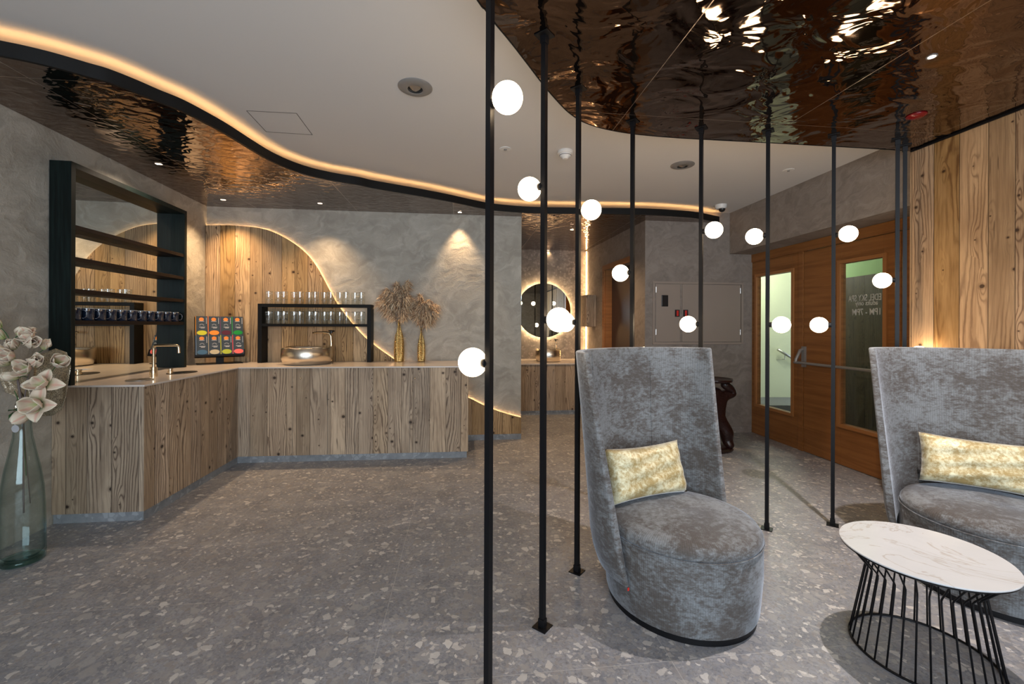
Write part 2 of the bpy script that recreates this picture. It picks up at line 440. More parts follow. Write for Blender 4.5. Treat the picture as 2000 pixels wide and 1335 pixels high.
def lathe(bm, prof, n=32, cap=True, off=(0, 0, 0), mi=0, sx=1.0, sy=1.0, wave=None):
    rings = []
    for r, z in prof:
        if r < 1e-5: rings.append([bm.verts.new((off[0], off[1], off[2]+z))])
        else:
            rr = []
            for i in range(n):
                a = 2*math.pi*i/n; zz = z+(wave(a, r, z) if wave else 0)
                rr.append(bm.verts.new((off[0]+r*sx*math.cos(a), off[1]+r*sy*math.sin(a), off[2]+zz)))
            rings.append(rr)
    for a, b in zip(rings, rings[1:]):
        for i in range(n):
            j = (i+1) % n
            q = [a[i % len(a)], a[j % len(a)], b[j % len(b)], b[i % len(b)]]
            u = []
            for v in q:
                if v not in u: u.append(v)
            if len(u) > 2: bm.faces.new(u).material_index = mi
    if cap:
        for rr in (rings[0], rings[-1]):
            if len(rr) > 2: bm.faces.new(rr).material_index = mi
    return bm
def tube(bm, path, r, n=8, closed=False, mi=0, radii=None, cap=True):
    path = [Vector(p) for p in path]; m = len(path); rings = []
    prev = None
    for i, p in enumerate(path):
        if closed: t = path[(i+1) % m]-path[i-1]
        else: t = path[min(i+1, m-1)]-path[max(i-1, 0)]
        t.normalize()
        if prev is None:
            up = Vector((0, 0, 1)) if abs(t.z) < 0.9 else Vector((1, 0, 0)); x = t.cross(up).normalized()
        else:
            x = (prev-t*prev.dot(t)).normalized()
        prev = x; y = t.cross(x)
        rr = radii[i] if radii else r
        rings.append([bm.verts.new(p+(x*math.cos(2*math.pi*k/n)+y*math.sin(2*math.pi*k/n))*rr) for k in range(n)])
    segs = list(zip(rings, rings[1:]))+([(rings[-1], rings[0])] if closed else [])
    for a, b in segs:
        for k in range(n): bm.faces.new((a[k], a[(k+1) % n], b[(k+1) % n], b[k])).material_index = mi
    if not closed and cap:
        bm.faces.new(rings[0][::-1]).material_index = mi; bm.faces.new(rings[-1]).material_index = mi
    return bm
def sphere(bm, c, r, nu=32, nv=16, sc=(1, 1, 1), mi=0):
    prof = [(r*math.sin(math.pi*i/nv), -r*math.cos(math.pi*i/nv)*sc[2]) for i in range(nv+1)]
    prof[0] = (0, prof[0][1]); prof[-1] = (0, prof[-1][1])
    return lathe(bm, prof, nu, False, c, mi, sc[0], sc[1])
def xf(bm, mat, start=0):
    bm.verts.ensure_lookup_table()
    for v in bm.verts[start:]: v.co = mat @ v.co
    return bm
def smooth_curve(pts, n=6):                          # Catmull-Rom
    out = []; m = len(pts)
    for i in range(m-1):
        p0, p1, p2, p3 = pts[max(i-1, 0)], pts[i], pts[i+1], pts[min(i+2, m-1)]
        for k in range(n):
            t = k/n
            out.append(tuple(0.5*((2*b)+(-a+c)*t+(2*a-5*b+4*c-d)*t*t+(-a+3*b-3*c+d)*t**3) for a, b, c, d in zip(p0, p1, p2, p3)))
    out.append(tuple(pts[-1])); return out

# ================================================================== SETTING
CEIL, WHITE = 2.65, 2.78
def lwx(Y): return -3.374-(Y-4.806)*0.149
A = Vector((-3.374, 4.806)); Bp = Vector((0.11, 5.207))
YR = -2.5
E = Vector((1.642, 5.376)); D = Vector((1.287, 7.6)); Fp = Vector((3.06, 5.55)); H = Vector((2.95, 3.23)); G = Vector((3.33, 3.2))
def rwx(Y): return 2.95+0.107*(3.23-Y)
DR = (Fp, G)

bm = B(); prism(bm, [(-4.2, -3.0), (5.3, -3.0), (5.3, 9.0), (-4.2, 9.0)], -0.12, 0.0); struct('floor', bm, 'terrazzo')
bm = B(); prism(bm, [(-4.2, -3.0), (5.3, -3.0), (5.3, 9.0), (-4.2, 9.0)], WHITE, WHITE+0.12); struct('ceiling', bm, 'white_ceiling')
bm = B(); prism(bm, [(A.x, A.y), (lwx(YR), YR), (lwx(YR)-0.2, YR), (A.x-0.2, A.y+0.18)], 0, WHITE); struct('wall_left', bm, 'plaster')
bm = B(); prism(bm, [(A.x, A.y), (A.x-0.2, A.y+0.18), (Bp.x, Bp.y+0.16), (Bp.x, Bp.y)], 0, WHITE); struct('wall_back', bm, 'plaster')
bm = B(); prism(bm, [(E.x, E.y), (E.x+0.02, E.y+0.15), (Fp.x, Fp.y+0.15), (Fp.x, Fp.y)], 0, WHITE); struct('wall_cabinet', bm, 'plaster_dark')
# recess behind: rear wall, its left wall and its right wall with a doorway
RL = Vector((-1.2, D.y+0.115*(-1.2-D.x)))
bm = B(); prism(bm, [(RL.x, RL.y), (RL.x, RL.y+0.12), (D.x+0.02, D.y+0.12), (D.x, D.y)], 0, WHITE); struct('wall_rear', bm, 'recess_tile')
bm = B(); prism(bm, [(RL.x, RL.y), (RL.x-0.12, RL.y), (RL.x-0.12, 5.22), (RL.x, 5.22)], 0, WHITE); struct('wall_recess_left', bm, 'plaster')
d = (E-D).normalized(); nrm = Vector((-d.y, d.x))
if nrm.x < 0: nrm = -nrm
def rw(px): return on_line(px, 600, D, E).xy
o0, o1 = rw(1182), rw(1234)
bm = B()
for a, b in ((D, o0), (o1, E)): prism(bm, [a, b, b+nrm*0.14, a+nrm*0.14], 0, WHITE)
prism(bm, [o0, o1, o1+nrm*0.14, o0+nrm*0.14], 2.2, WHITE)
struct('wall_recess_right', bm, 'plaster_dark')
bm = B(); prism(bm, [o0+d*0.021+nrm*0.1, o1-d*0.021+nrm*0.1, o1-d*0.021+nrm*0.135, o0+d*0.021+nrm*0.135], 0.003, 2.195)
dd2 = struct('door_2', bm, 'brown_door')
bm = B()
prism(bm, [o0-d*0.075, o0, o0-nrm*0.02, o0-d*0.075-nrm*0.02], 0, 2.275)
prism(bm, [o1, o1+d*0.075, o1+d*0.075-nrm*0.02, o1-nrm*0.02], 0, 2.275)
prism(bm, [o0, o1, o1-nrm*0.02, o0-nrm*0.02], 2.2, 2.275)
obj('door_frame', bm, 'door', dd2)
bm = B(); prism(bm, [o0, o0+nrm*0.14, o0+d*0.02+nrm*0.14, o0+d*0.02], 0, 2.2)
prism(bm, [o1, o1+nrm*0.14, o1-d*0.02+nrm*0.14, o1-d*0.02], 0, 2.2)
obj('jamb', bm, 'door', dd2)
# right hand side
bm = B(); prism(bm, [(H.x, H.y), (rwx(YR), YR), (rwx(YR)+0.2, YR), (G.x+0.05, H.y)], 0, WHITE); struct('wall_right', bm, 'wood_warm')
bc = on_line(1425, 494, Bp, Fp)
bm = B(); prism(bm, [(bc.x, bc.y-0.003), (3.0, 3.235), (G.x+0.02, 3.235), (Fp.x-0.003, Fp.y-0.003)], 2.262, WHITE); struct('wall_beam', bm, 'plaster_dark')
# wall behind the camera with the big window
bm = B(); xl, xr = lwx(YR)-0.2, rwx(YR)+0.2
box(bm, xl, -1.7, YR-0.15, YR, 0, WHITE); box(bm, 2.7, xr, YR-0.15, YR, 0, WHITE)
box(bm, -1.7, 2.7, YR-0.15, YR, 0, 0.25); box(bm, -1.7, 2.7, YR-0.15, YR, 2.6, WHITE); struct('wall_front', bm, 'plaster')
bm = B()
for x in (-1.7, -0.27, 1.2, 2.64): box(bm, x, x+0.06, YR-0.12, YR-0.04, 0.25, 2.6)
box(bm, -1.7, 2.7, YR-0.12, YR-0.04, 0.25, 0.31); box(bm, -1.7, 2.7, YR-0.12, YR-0.04, 2.54, 2.6); struct('window_1', bm, 'black')

# bronze canopies
LC = [(0,110),(44,118.6),(94.5,130),(140,142),(175,152),(210,161.5),(262.5,181),(306,199),(350,216),(394,237.6),(437.5,261),(481,287.5),(525,313),(569,332),
      (612,345),(656,354),(700,361),(730,367.5),(810,381),(870,392),(910,400.5),(948,408),(966,410.6),(1019,415),(1056,416.5),(1126,417.5),(1190,418),(1261,419.2),(1315,422),(1360,426),(1402,434)]
lc = [at_z(x, y, CEIL).xy for x, y in LC]
lc = [Vector((lwx(1.85)+0.005, 1.85)), Vector((-2.72, 1.99))]+lc
lc = [Vector(p) for p in smooth_curve([tuple(p) for p in lc], 4)]
fwl = lambda X: 5.207+0.115*(X-0.11)
while lc[-1].y > fwl(lc[-1].x)-0.004: lc.pop()
lc.append(Vector((lc[-1].x+0.01, fwl(lc[-1].x+0.01)-0.004)))
ins = 0.004
poly = lc+[Vector((E.x, E.y-ins)), Vector((E.x-ins, E.y)), Vector((D.x-ins, D.y-ins)), Vector((RL.x+ins, RL.y-ins)), Vector((RL.x+ins, fwl(RL.x)+0.17)),
           Vector((Bp.x+ins, Bp.y+0.17)), Vector((Bp.x+ins, Bp.y-ins)), Vector((A.x+ins, A.y-ins))]
bm = B(); prism(bm, poly, CEIL, CEIL+0.035); cl = struct('ceiling_left', bm, 'bronze')
def offset_strip(bm, pts, d0, d1, z0, z1):
    # vertical strip following pts, between lateral offsets d0, d1 (left normal)
    L0, L1 = [], []
    for i, p in enumerate(pts):
        t = (pts[min(i+1, len(pts)-1)]-pts[max(i-1, 0)]).normalized(); n = Vector((-t.y, t.x))
        L0.append(p+n*d0); L1.append(p+n*d1)
    vs = [[bm.verts.new((a.x, a.y, z0)), bm.verts.new((b.x, b.y, z0)), bm.verts.new((b.x, b.y, z1)), bm.verts.new((a.x, a.y, z1))] for a, b in zip(L0, L1)]
    for a, b in zip(vs, vs[1:]):
        for i in range(4): bm.faces.new((a[i], a[(i+1) % 4], b[(i+1) % 4], b[i]))
    bm.faces.new(vs[0]); bm.faces.new(vs[-1][::-1])
    return bm
# the open side of the canopy is to the right of the travel direction, so negative offsets point to the room
bm = B(); offset_strip(bm, lc[1:-1], -0.002, -0.022, CEIL-0.004, CEIL+0.068); obj('fascia', bm, 'fascia', cl, smooth=True, ang=40)
bm = B(); offset_strip(bm, lc[1:-1], 0.012, 0.000, CEIL+0.056, CEIL+0.061); obj('led_strip', bm, 'led', cl)
RC = [(934,0),(949,18),(965.6,42),(1004,88.7),(1056.7,158),(1071,176),(1104.6,213),(1126,230),(1136,236),(1172,249),(1229,260),(1300,267),(1362,271),(1495,278),(1622,285),(1710,290),(1765,293.5)]
rc = [tuple(at_z(x, y, CEIL).xy) for x, y in RC]
rc = [(-2.0, YR+0.01), (-1.75, -1.2), (-1.15, -0.1), (-0.62, 0.75), (-0.27, 1.4)]+rc
rc = [Vector(p) for p in smooth_curve(rc, 4)]
bm = B(); prism(bm, rc+[Vector((H.x-0.004, H.y)), Vector((rwx(YR)-0.004, YR+0.01))], CEIL, CEIL+0.06); cr = struct('ceiling_right', bm, ripple('rippled_bronze_sheet_smooth', (0.205, 0.145, 0.112), 1.5, 4.2, 2.6))
bm = B(); offset_strip(bm, rc, 0.001, 0.006, CEIL-0.002, CEIL+0.062); obj('fascia', bm, 'fascia', cr)
bm = B(); p0, p1 = Vector((H.x-0.006, H.y-0.02)), Vector((rwx(YR)-0.006, YR+0.02)); offset_strip(bm, [p0, p1], 0, -0.012, CEIL-0.014, CEIL-0.001); obj('edge_profile', bm, 'black', cr)

# spruce panel with the curved lit edge on the back wall
SC = [(404.5,440),(441,439.6),(468,441),(500,444),(527,450.4),(554,462.6),(581,480),(603,500),(619,521.4),(632.4,545.6),(646,571),(662,598),(684,626.6),(705,651),(719,664),(738,679),
      (759,694),(790,714),(830,737),(872,757),(915.4,776.5),(946.5,792),(963.6,799),(988,807.4),(1017.5,815)]
wdir = (Bp-A).normalized(); wn = Vector((wdir.y, -wdir.x))            # towards the room
def bw_sz(px, py, off=0.03):
    A2, B2 = A+wn*off, Bp+wn*off
    p = on_line(px, py, A2, B2); return (p.xy-A2).dot(wdir), p.z
edge = [bw_sz(x, y) for x, y in SC]; edge[0] = (0.0, edge[0][1])
edge = smooth_curve(edge, 5); L = (Bp-A).length; edge = [(min(s, L), z) for s, z in edge]; edge[-1] = (L, edge[-1][1])
def wall_prism(bm, prof, d0, d1):
    lo = [bm.verts.new((*(A+wdir*s+wn*d0), z)) for s, z in prof]; hi = [bm.verts.new((*(A+wdir*s+wn*d1), z)) for s, z in prof]
    bm.faces.new(lo); bm.faces.new(hi[::-1]); n = len(prof)
    for i in range(n): bm.faces.new((lo[i], lo[(i+1) % n], hi[(i+1) % n], hi[i]))
bm = B(); wall_prism(bm, edge+[(L, 0.065), (0.004, 0.065), (0.004, edge[0][1])][0:2]+[], 0.012, 0.034)
tp = struct('trim_1', bm, wood('reclaimed_spruce_honey', (0.62, 0.43, 0.235), (0.44, 0.29, 0.15), (0.12, 0.065, 0.034), plank=6.5))
bm = B()
for (s0, z0), (s1, z1) in zip(edge, edge[1:]):
    if s1-s0 < 1e-5 and abs(z1-z0) < 1e-5: continue
    t = Vector((s1-s0, z1-z0)).normalized(); n = Vector((t.y, -t.x))
    wall_prism(bm, [(s0+n.x*0.012, z0+n.y*0.012), (s1+n.x*0.012, z1+n.y*0.012), (s1+n.x*0.018, z1+n.y*0.018), (s0+n.x*0.018, z0+n.y*0.018)], 0.001, 0.011)
obj('led_strip', bm, emissive('led_arch', (1.0, 0.60, 0.27), 34.0), tp)
bm = B(); s915 = bw_sz(912, 850)[0]
wall_prism(bm, [(s915, 0.0), (L, 0.0), (L, 0.064), (s915, 0.064)], 0.001, 0.036); struct('baseboard_back', bm, 'skirting')
def base(name, a, b, h=0.075, t=0.012, m='skirting_warm', side=1):
    d_ = (b-a).normalized(); n_ = Vector((d_.y, -d_.x))*side
    bm = B(); prism(bm, [a, b, b+n_*t, a+n_*t], 0, h); struct(name, bm, m)
base('baseboard_cabinet', E, Fp-Vector((0.01, 0.0)))

# ---------------------------------------------------------------- door wall on the right
def dw(px, py=635): return on_line(px, py, Fp, G)
dn = Vector(((G-Fp).y, -(G-Fp).x)).normalized()
if dn.x > 0: dn = -dn                                   # towards the room
du = (G-Fp).normalized()
def ds(px): return (dw(px).xy-Fp).dot(du)
def dprism(bm, s0, s1, z0, z1, d0, d1, mi=0):
    a, b = Fp+du*s0, Fp+du*s1
    return prism(bm, [a+dn*d0, b+dn*d0, b+dn*d1, a+dn*d1], z0, z1, mi)
TOPZ = 2.26
s_w0, s_w1, s_post, s_end = 0.0, ds(1561), ds(1570), (G-Fp).length
gz = lambda px, py: dw(px, py).z
# side light: fixed panel with a pane
ga, gb = ds(1479), ds(1547); gt, gbm = gz(1546, 530), gz(1546, 806)
bm = B()
dprism(bm, 0, ga, 0, TOPZ-0.1, -0.05, 0); dprism(bm, gb, s_w1, 0, TOPZ-0.1, -0.05, 0)
dprism(bm, ga, gb, 0, gbm, -0.05, 0); dprism(bm, ga, gb, gt, TOPZ-0.1, -0.05, 0)
dprism(bm, 0, s_end, TOPZ-0.1, TOPZ, -0.05, 0.012); dprism(bm, s_w1, s_post, 0, TOPZ-0.1, -0.05, 0.012)
w2 = struct('window_2', bm, 'door', bevel=0.002)
def moulding(bm, a, b, z0, z1, t=0.035, p=0.016):
    dprism(bm, a-t, a, z0-t, z1+t, 0, p); dprism(bm, b, b+t, z0-t, z1+t, 0, p)
    dprism(bm, a, b, z1, z1+t, 0, p); dprism(bm, a, b, z0-t, z0, 0, p)
bm = B(); moulding(bm, ga, gb, gbm, gt); obj('window_frame', bm, plain('cherry_moulding', (0.34, 0.145, 0.045), 0.35), w2, bevel=0.002)
bm = B(); dprism(bm, ga, gb, gbm, gt, -0.03, -0.022); obj('pane', bm, 'glass', w2)
# door leaf
ha, hb = ds(1643), ds(1727); ht, hb_ = gz(1727, 501.6), gz(1643, 827)
da, db = s_post+0.004, ds(1760)
bm = B()
dprism(bm, da, ha, 0.005, TOPZ-0.105, -0.05, 0.004); dprism(bm, hb, db, 0.005, TOPZ-0.105, -0.05, 0.004)
dprism(bm, ha, hb, 0.005, hb_, -0.05, 0.004); dprism(bm, ha, hb, ht, TOPZ-0.105, -0.05, 0.004)
d1 = struct('door_1', bm, 'door', bevel=0.002)
bm = B(); moulding(bm, ha, hb, hb_, ht, 0.035, 0.02); obj('door_frame', bm, bpy.data.materials['cherry_moulding'], d1, bevel=0.002)
bm = B(); dprism(bm, ha, hb, hb_, ht, -0.03, -0.022); obj('pane', bm, 'glass', d1)
bm = B(); dprism(bm, db+0.004, s_end, 0, TOPZ-0.105, -0.05, 0.0); struct('trim_2', bm, 'door')
# push bar
zb = gz(1600, 710)
bm = B(); a = Fp+du*ds(1573); 
p_top = Vector((*(a+dn*0.03), zb+0.14)); p_bot = Vector((*(a+dn*0.11), zb))
tube(bm, [p_top, p_top+Vector((dn.x*0.03, dn.y*0.03, -0.01)), p_bot+Vector((0, 0, 0.03)), p_bot], 0.016, 10)
dprism(bm, ds(1573)-0.02, ds(1573)+0.02, zb-0.05, zb+0.17, 0.004, 0.03)
pb = obj('push_bar_bracket', bm, 'grey_metal', d1, smooth=True, ang=40)
bm = B(); e = Fp+du*(db-0.1)
tube(bm, [p_bot-Vector((*(du*0.02), 0)), Vector((*(e+dn*0.11), zb))], 0.014, 12); dprism(bm, db-0.14, db-0.1, zb-0.05, zb+0.05, 0.004, 0.11)
obj('push_bar', bm, 'grey_metal', d1, smooth=True, ang=40)
def text_mesh(name, txt, width, mat_world, m, parent, height=None, depth=0.0008, bold=0.0):
    cu = bpy.data.curves.new(name, 'FONT'); cu.body = txt; cu.align_x = 'CENTER'; cu.align_y = 'CENTER'; cu.size = 1; cu.extrude = 0.0; cu.offset = bold
    tmp = bpy.data.objects.new(name, cu); C.objects.link(tmp); bpy.context.view_layer.update()
    me = bpy.data.meshes.new_from_object(tmp.evaluated_get(bpy.context.evaluated_depsgraph_get()))
    bpy.data.objects.remove(tmp)
    xs = [v.co.x for v in me.vertices]; ys = [v.co.y for v in me.vertices]
    cx, cy = (max(xs)+min(xs))/2, (max(ys)+min(ys))/2; sx = width/(max(xs)-min(xs)); sy = height/(max(ys)-min(ys)) if height else sx
    for v in me.vertices: v.co = mat_world @ Vector(((v.co.x-cx)*sx, (v.co.y-cy)*sy, 0))
    me.materials.append(M[m]); o = bpy.data.objects.new(name, me); C.objects.link(o); o.parent = parent
    sol = o.modifiers.new('thick', 'SOLIDIFY'); sol.thickness = depth
    return o
for txt, xa, xb, y in (('EDEL SKY SPA', 1652, 1719, 581), ('adults only', 1666, 1712, 592.5), ('1PM - 7PM', 1660, 1717, 608.5)):
    mid = (ds(xa)+ds(xb))/2; wd = abs(ds(xb)-ds(xa)); c = Fp+du*mid+dn*-0.018
    # mirrored writing: the text reads from the far side, so its x axis runs against du as seen from here
    X = Vector((*(-du), 0)); Z = Vector((0, 0, 1)); mt = Matrix((( X.x, Z.x, 0, c.x), (X.y, Z.y, 0, c.y), (X.z, Z.z, 0, dw((xa+xb)/2, y).z), (0, 0, 0, 1)))
    text_mesh('lettering', txt, wd*0.96, mt, 'letter', d1, 0.062 if txt[0] != 'a' else 0.058, bold=0.012)
# stairwell behind the glass
bm = B(); prism(bm, [(3.2, 7.3), (5.2, 7.3), (5.2, 7.42), (3.2, 7.42)], 0, WHITE); struct('wall_stair', bm, 'pale_wall')
bm = B(); prism(bm, [(4.4, 6.35), (4.4, 2.6), (4.52, 2.6), (4.52, 6.35)], 0, 1.99); struct('wall_corridor', bm, 'dark_wood')
bm = B(); prism(bm, [(4.4, 6.35), (4.4, 2.6), (4.52, 2.6), (4.52, 6.35)], 1.99, WHITE); struct('trim_3', bm, plain('green_paint', (0.20, 0.33, 0.13), 0.7))
bm = B(); prism(bm, [(3.2, 5.75), (3.2, 7.3), (3.05, 7.3), (3.05, 5.75)], 0, WHITE); struct('wall_stair_left', bm, 'pale_wall')
bm = B(); prism(bm, [(3.42, 2.6), (4.4, 2.6), (4.4, 5.6), (3.14, 5.6)], 0.001, 0.012); struct('trim_4', bm, 'carpet')
bm = B(); prism(bm, [(3.2, 5.75), (5.2, 5.75), (5.2, 7.3), (3.2, 7.3)], 0.001, 0.012); prism(bm, [(3.3, 6.55), (5.2, 6.55), (5.2, 7.3), (3.3, 7.3)], 0.012, 0.16); struct('trim_5', bm, 'carpet')
bm = B(); pa, pb_ = P(1519, 682, 7.22), P(1575, 716, 7.22)
tube(bm, [pa, pb_], 0.022, 12)
hr = thing('handrail', 'steel handrail on the pale stairwell wall behind the narrow window', 'handrail', (0, 0, 0))
obj('rail', bm, 'steel', hr, smooth=True)
bm = B(); q = pa.lerp(pb_, 0.25); tube(bm, [q, q+Vector((0, 0, -0.09)), Vector((q.x-0.09, 7.297, q.z-0.10))], 0.009, 8); obj('bracket', bm, 'steel', hr)
point_light('stair_lamp', (3.9, 6.5, 2.3), 42, (1.0, 0.99, 0.88), 0.15)
point_light('corridor_lamp', (3.95, 4.9, 2.5), 2.5, (0.8, 1.0, 0.75), 0.1)

# ================================================================== BAR COUNTER
CT = 0.935
K0 = Vector((lwx(2.93)+0.003, 2.925)); K1 = Vector((-2.522, 2.985)); K2 = Vector((-2.656, 4.225)); K3 = Vector((-0.443, 4.43))
K4 = Vector((-0.443-0.07, fwl(-0.5)-0.04)); KA = Vector((A.x+0.01, A.y-0.04))
def inset(pts, dd):
    out = []
    n = len(pts)
    for i in range(n):
        a, b, c = pts[i-1], pts[i], pts[(i+1) % n]
        t1, t2 = (b-a).normalized(), (c-b).normalized(); n1, n2 = Vector((-t1.y, t1.x)), Vector((-t2.y, t2.x))
        m = (n1+n2); m = m/max(0.3, m.dot(n1)) if m.length > 1e-6 else n1
        out.append(b+m*dd)
    return out
# outline counter-clockwise: along the front from the left wall to the free end, then back along the walls
body = [K0, K1, K2, K3, K4, KA]
bar = thing('bar_counter', 'L-shaped bar counter clad in vertical reclaimed spruce boards on grey stone plinth', 'bar counter', (K2.x, K2.y, 0))
def loc(pts, o=Vector((K2.x, K2.y))): return [p-o for p in pts]
bm = B(); prism(bm, loc(body), 0.066, CT-0.014); obj('wood_cladding', bm, 'wood', bar)
bi = [K0+Vector((0.0, 0.012)), K1+Vector((-0.012, 0.014)), K2+Vector((-0.014, 0.014)), K3+Vector((-0.014, 0.014)), K4+Vector((-0.014, 0)), KA]
bm = B(); prism(bm, loc(bi), 0.0, 0.066); obj('plinth', bm, 'skirting', bar)
for px in (588, 811):
    p = on_line(px, 738, K2, K3); bm = B(); sphere(bm, (0, 0, 0), 0.008, 12, 8); tube(bm, [(0, 0, 0), (0, 0.03, 0)], 0.003, 6)
    k_ = obj('knob', bm, 'champagne', bar, smooth=True); k_.location = p+Vector((-K2.x, -K2.y-0.012, 0))
for px in (571, 640, 694, 800):   # thin gaps of the cupboard doors in the front
    p = on_line(px, 738, K2, K3); bm = B(); box(bm, p.x-K2.x-0.0012, p.x-K2.x+0.0012, p.y-K2.y-0.0015, p.y-K2.y+0.004, 0.07, CT-0.02); obj('door_gap', bm, 'groove', bar)
ov = 0.012
wt = [K0+Vector((0, -ov)), K1+Vector((ov, -ov)), K2+Vector((ov, -ov)), K3+Vector((ov, -ov)), K4+Vector((ov, 0.0)), KA+Vector((0, 0.0))]
bm = B(); prism(bm, wt, CT-0.013, CT); tag(obj('worktop', bm, 'quartz', bevel=0.0015), 'thin pale stone worktop running along the L-shaped bar counter', 'worktop')

# mirrored shelf unit on the left wall
LU = Vector((lwx(2.895), 2.895)); UW, UD, UH = 1.31, 0.132, 2.439-CT
u = thing('shelf_unit', 'tall black-green wooden shelf frame with mirror back on the left wall above the bar', 'shelf', (LU.x+0.004, LU.y, CT+0.001), R(98.47))
t = 0.036
for nm, x0, x1 in (('side_panel', 0, t), ('side_panel', UW-t, UW)):
    bm = B(); box(bm, x0, x1, -UD, -0.003, 0, UH); obj(nm, bm, 'green_wood', u, bevel=0.001)
bm = B(); box(bm, t, UW-t, -UD, -0.003, UH-t, UH); obj('top_panel', bm, 'green_wood', u)
bm = B(); box(bm, t, UW-t, -0.012, -0.003, 0.0, UH-t); obj('mirror', bm, 'mirror', u)
SH = [2.02, 1.803, 1.587, 1.372]
for z in SH:
    bm = B(); box(bm, t, UW-t, -UD+0.004, -0.0125, z-CT-0.029, z-CT); obj('shelf', bm, 'shelf_wood', u, bevel=0.001)
# enamel mugs
def mug(label, loc_, rot):
    t_ = thing('enamel_mug', label, 'mug', loc_, rot, 'navy enamel mugs on the lowest mirror shelf')
    bm = B(); lathe(bm, [(0.0, 0.0), (0.036, 0), (0.039, 0.004), (0.039, 0.086), (0.037, 0.087), (0.036, 0.084), (0.036, 0.006), (0.0, 0.006)], 28, False)
    obj('cup', bm, 'enamel', t_, smooth=True, ang=50)
    bm = B(); tube(bm, [(0.038, 0, 0.073), (0.052, 0, 0.075), (0.064, 0, 0.062), (0.066, 0, 0.045), (0.062, 0, 0.028), (0.050, 0, 0.016), (0.038, 0, 0.017)], 0.0036, 8)
    obj('handle', bm, 'enamel', t_, smooth=True)
    bm = B(); lathe(bm, [(0.0385, 0.0855), (0.040, 0.087), (0.0385, 0.089), (0.037, 0.087)], 28, False); obj('rim', bm, 'enamel_rim', t_, smooth=True)
    return t_
ORD = ['first', 'second', 'third', 'fourth', 'fifth', 'sixth', 'seventh', 'eighth', 'ninth', 'tenth', 'eleventh', 'twelfth', 'thirteenth', 'fourteenth']
ca, sa = math.cos(R(98.47)), math.sin(R(98.47))
def unit_pt(x, y): return (LU.x+0.004+x*ca-y*sa, LU.y+x*sa+y*ca)
m0 = None
for i in range(11):
    x = 0.10+i*0.1105+random.uniform(-0.005, 0.005); p = unit_pt(x, -0.075)
    lab = 'navy enamel mug on the lowest mirror shelf, %s from the left' % ORD[i]
    rz = R(62)+random.uniform(-0.25, 0.2)
    if m0 is None: m0 = mug(lab, (p[0], p[1], SH[3]+0.0005), rz)
    else: dup(m0, (p[0], p[1], SH[3]+0.0005), rz, lab)

# fittings on the left arm of the worktop
p = at_z(300, 735, CT)
f_ = thing('bar_tap', 'square bent chrome-gold tap on the left arm of the bar worktop', 'tap', (p.x, p.y, CT))
bm = B(); lathe(bm, [(0.0, 0), (0.026, 0), (0.026, 0.052), (0.024, 0.054), (0.024, 0.075), (0.0, 0.075)], 24, False); obj('tap_body', bm, 'champagne', f_, smooth=True, ang=40)
bm = B(); arc = [(0, 0, 0.07), (0, 0, 0.225)]+[(0.022-0.022*math.cos(a), 0, 0.225+0.022*math.sin(a)) for a in (0.4, 0.8, 1.2, 1.57)]+[(0.15, 0.03, 0.247)]
arc += [(0.15+0.022*math.sin(a), 0.03+0.004*math.sin(a), 0.225+0.022*math.cos(a)) for a in (0.4, 0.8, 1.2, 1.57)]+[(0.173, 0.035, 0.185)]
tube(bm, arc, 0.010, 12); obj('spout', bm, 'champagne', f_, smooth=True, ang=60)
p = at_z(333, 730, CT); bm = B(); lathe(bm, [(0, 0), (0.019, 0), (0.019, 0.026), (0.015, 0.028), (0.015, 0.034), (0.019, 0.036), (0.019, 0.044), (0.0, 0.044)], 20, False)
o = obj('tap_button', bm, 'champagne', smooth=True, ang=40); o.location = (p.x, p.y, CT+0.0005); tag(o, 'short round metal dispenser knob on the worktop right of the bent tap', 'control knob')
p = at_z(356, 727.5, CT); bm = B(); lathe(bm, [(0, 0.003), (0.05, 0.002), (0.105, 0.003), (0.115, 0.004), (0.118, 0.0), (0.0, 0.0)], 36, False, sx=0.8, sy=1.1)
o = obj('drip_tray', bm, plain('dark_drain_metal', (0.02, 0.02, 0.022), 0.3, 0.7), smooth=True); o.location = (p.x, p.y, CT+0.0005); tag(o, 'dark round drip tray set on the worktop behind the metal knob', 'drip tray')
p = at_z(268, 742, CT); bm = B(); lathe(bm, [(0.0, 0.0), (0.075, 0), (0.082, 0.002), (0.084, 0.005), (0.078, 0.004), (0.02, 0.001)], 36, False)
o = obj('dish', bm, 'steel', smooth=True); o.location = (p.x+0.02, p.y, CT+0.0005); tag(o, 'flat silver dish on the worktop in front of the bent tap', 'dish')

# tea box rack in the corner
p = at_z(428, 708, CT); na = math.atan2(0.62, 0.78)     # faces (0.62,-0.78)
tr = thing('tea_rack', 'black metal stand holding eight tea boxes in the counter corner', 'stand', (p.x+0.065, p.y-0.088, CT+0.0005), na)
bm = B(); box(bm, -0.2, 0.2, -0.10, 0.12, 0, 0.006); obj('base_plate', bm, 'black', tr)
bm = B(); xf(box(bm, -0.035, 0.035, -0.003, 0.003, 0, 0.22), Matrix.Translation((0, -0.03, 0.004)) @ Matrix.Rotation(R(-12), 4, 'X')); obj('post', bm, 'black', tr)
TM = Matrix.Translation((0, -0.045, 0.088)) @ Matrix.Rotation(R(-14), 4, 'X')
bm = B(); xf(box(bm, -0.212, 0.212, 0.0, 0.006, 0, 0.415), TM)
for a in ((-0.218, -0.212), (0.212, 0.218)): xf(box(bm, a[0], a[1], -0.055, 0.006, 0, 0.415), TM, len(bm.verts)-8) if False else None
obj('back_plate', bm, 'black', tr)
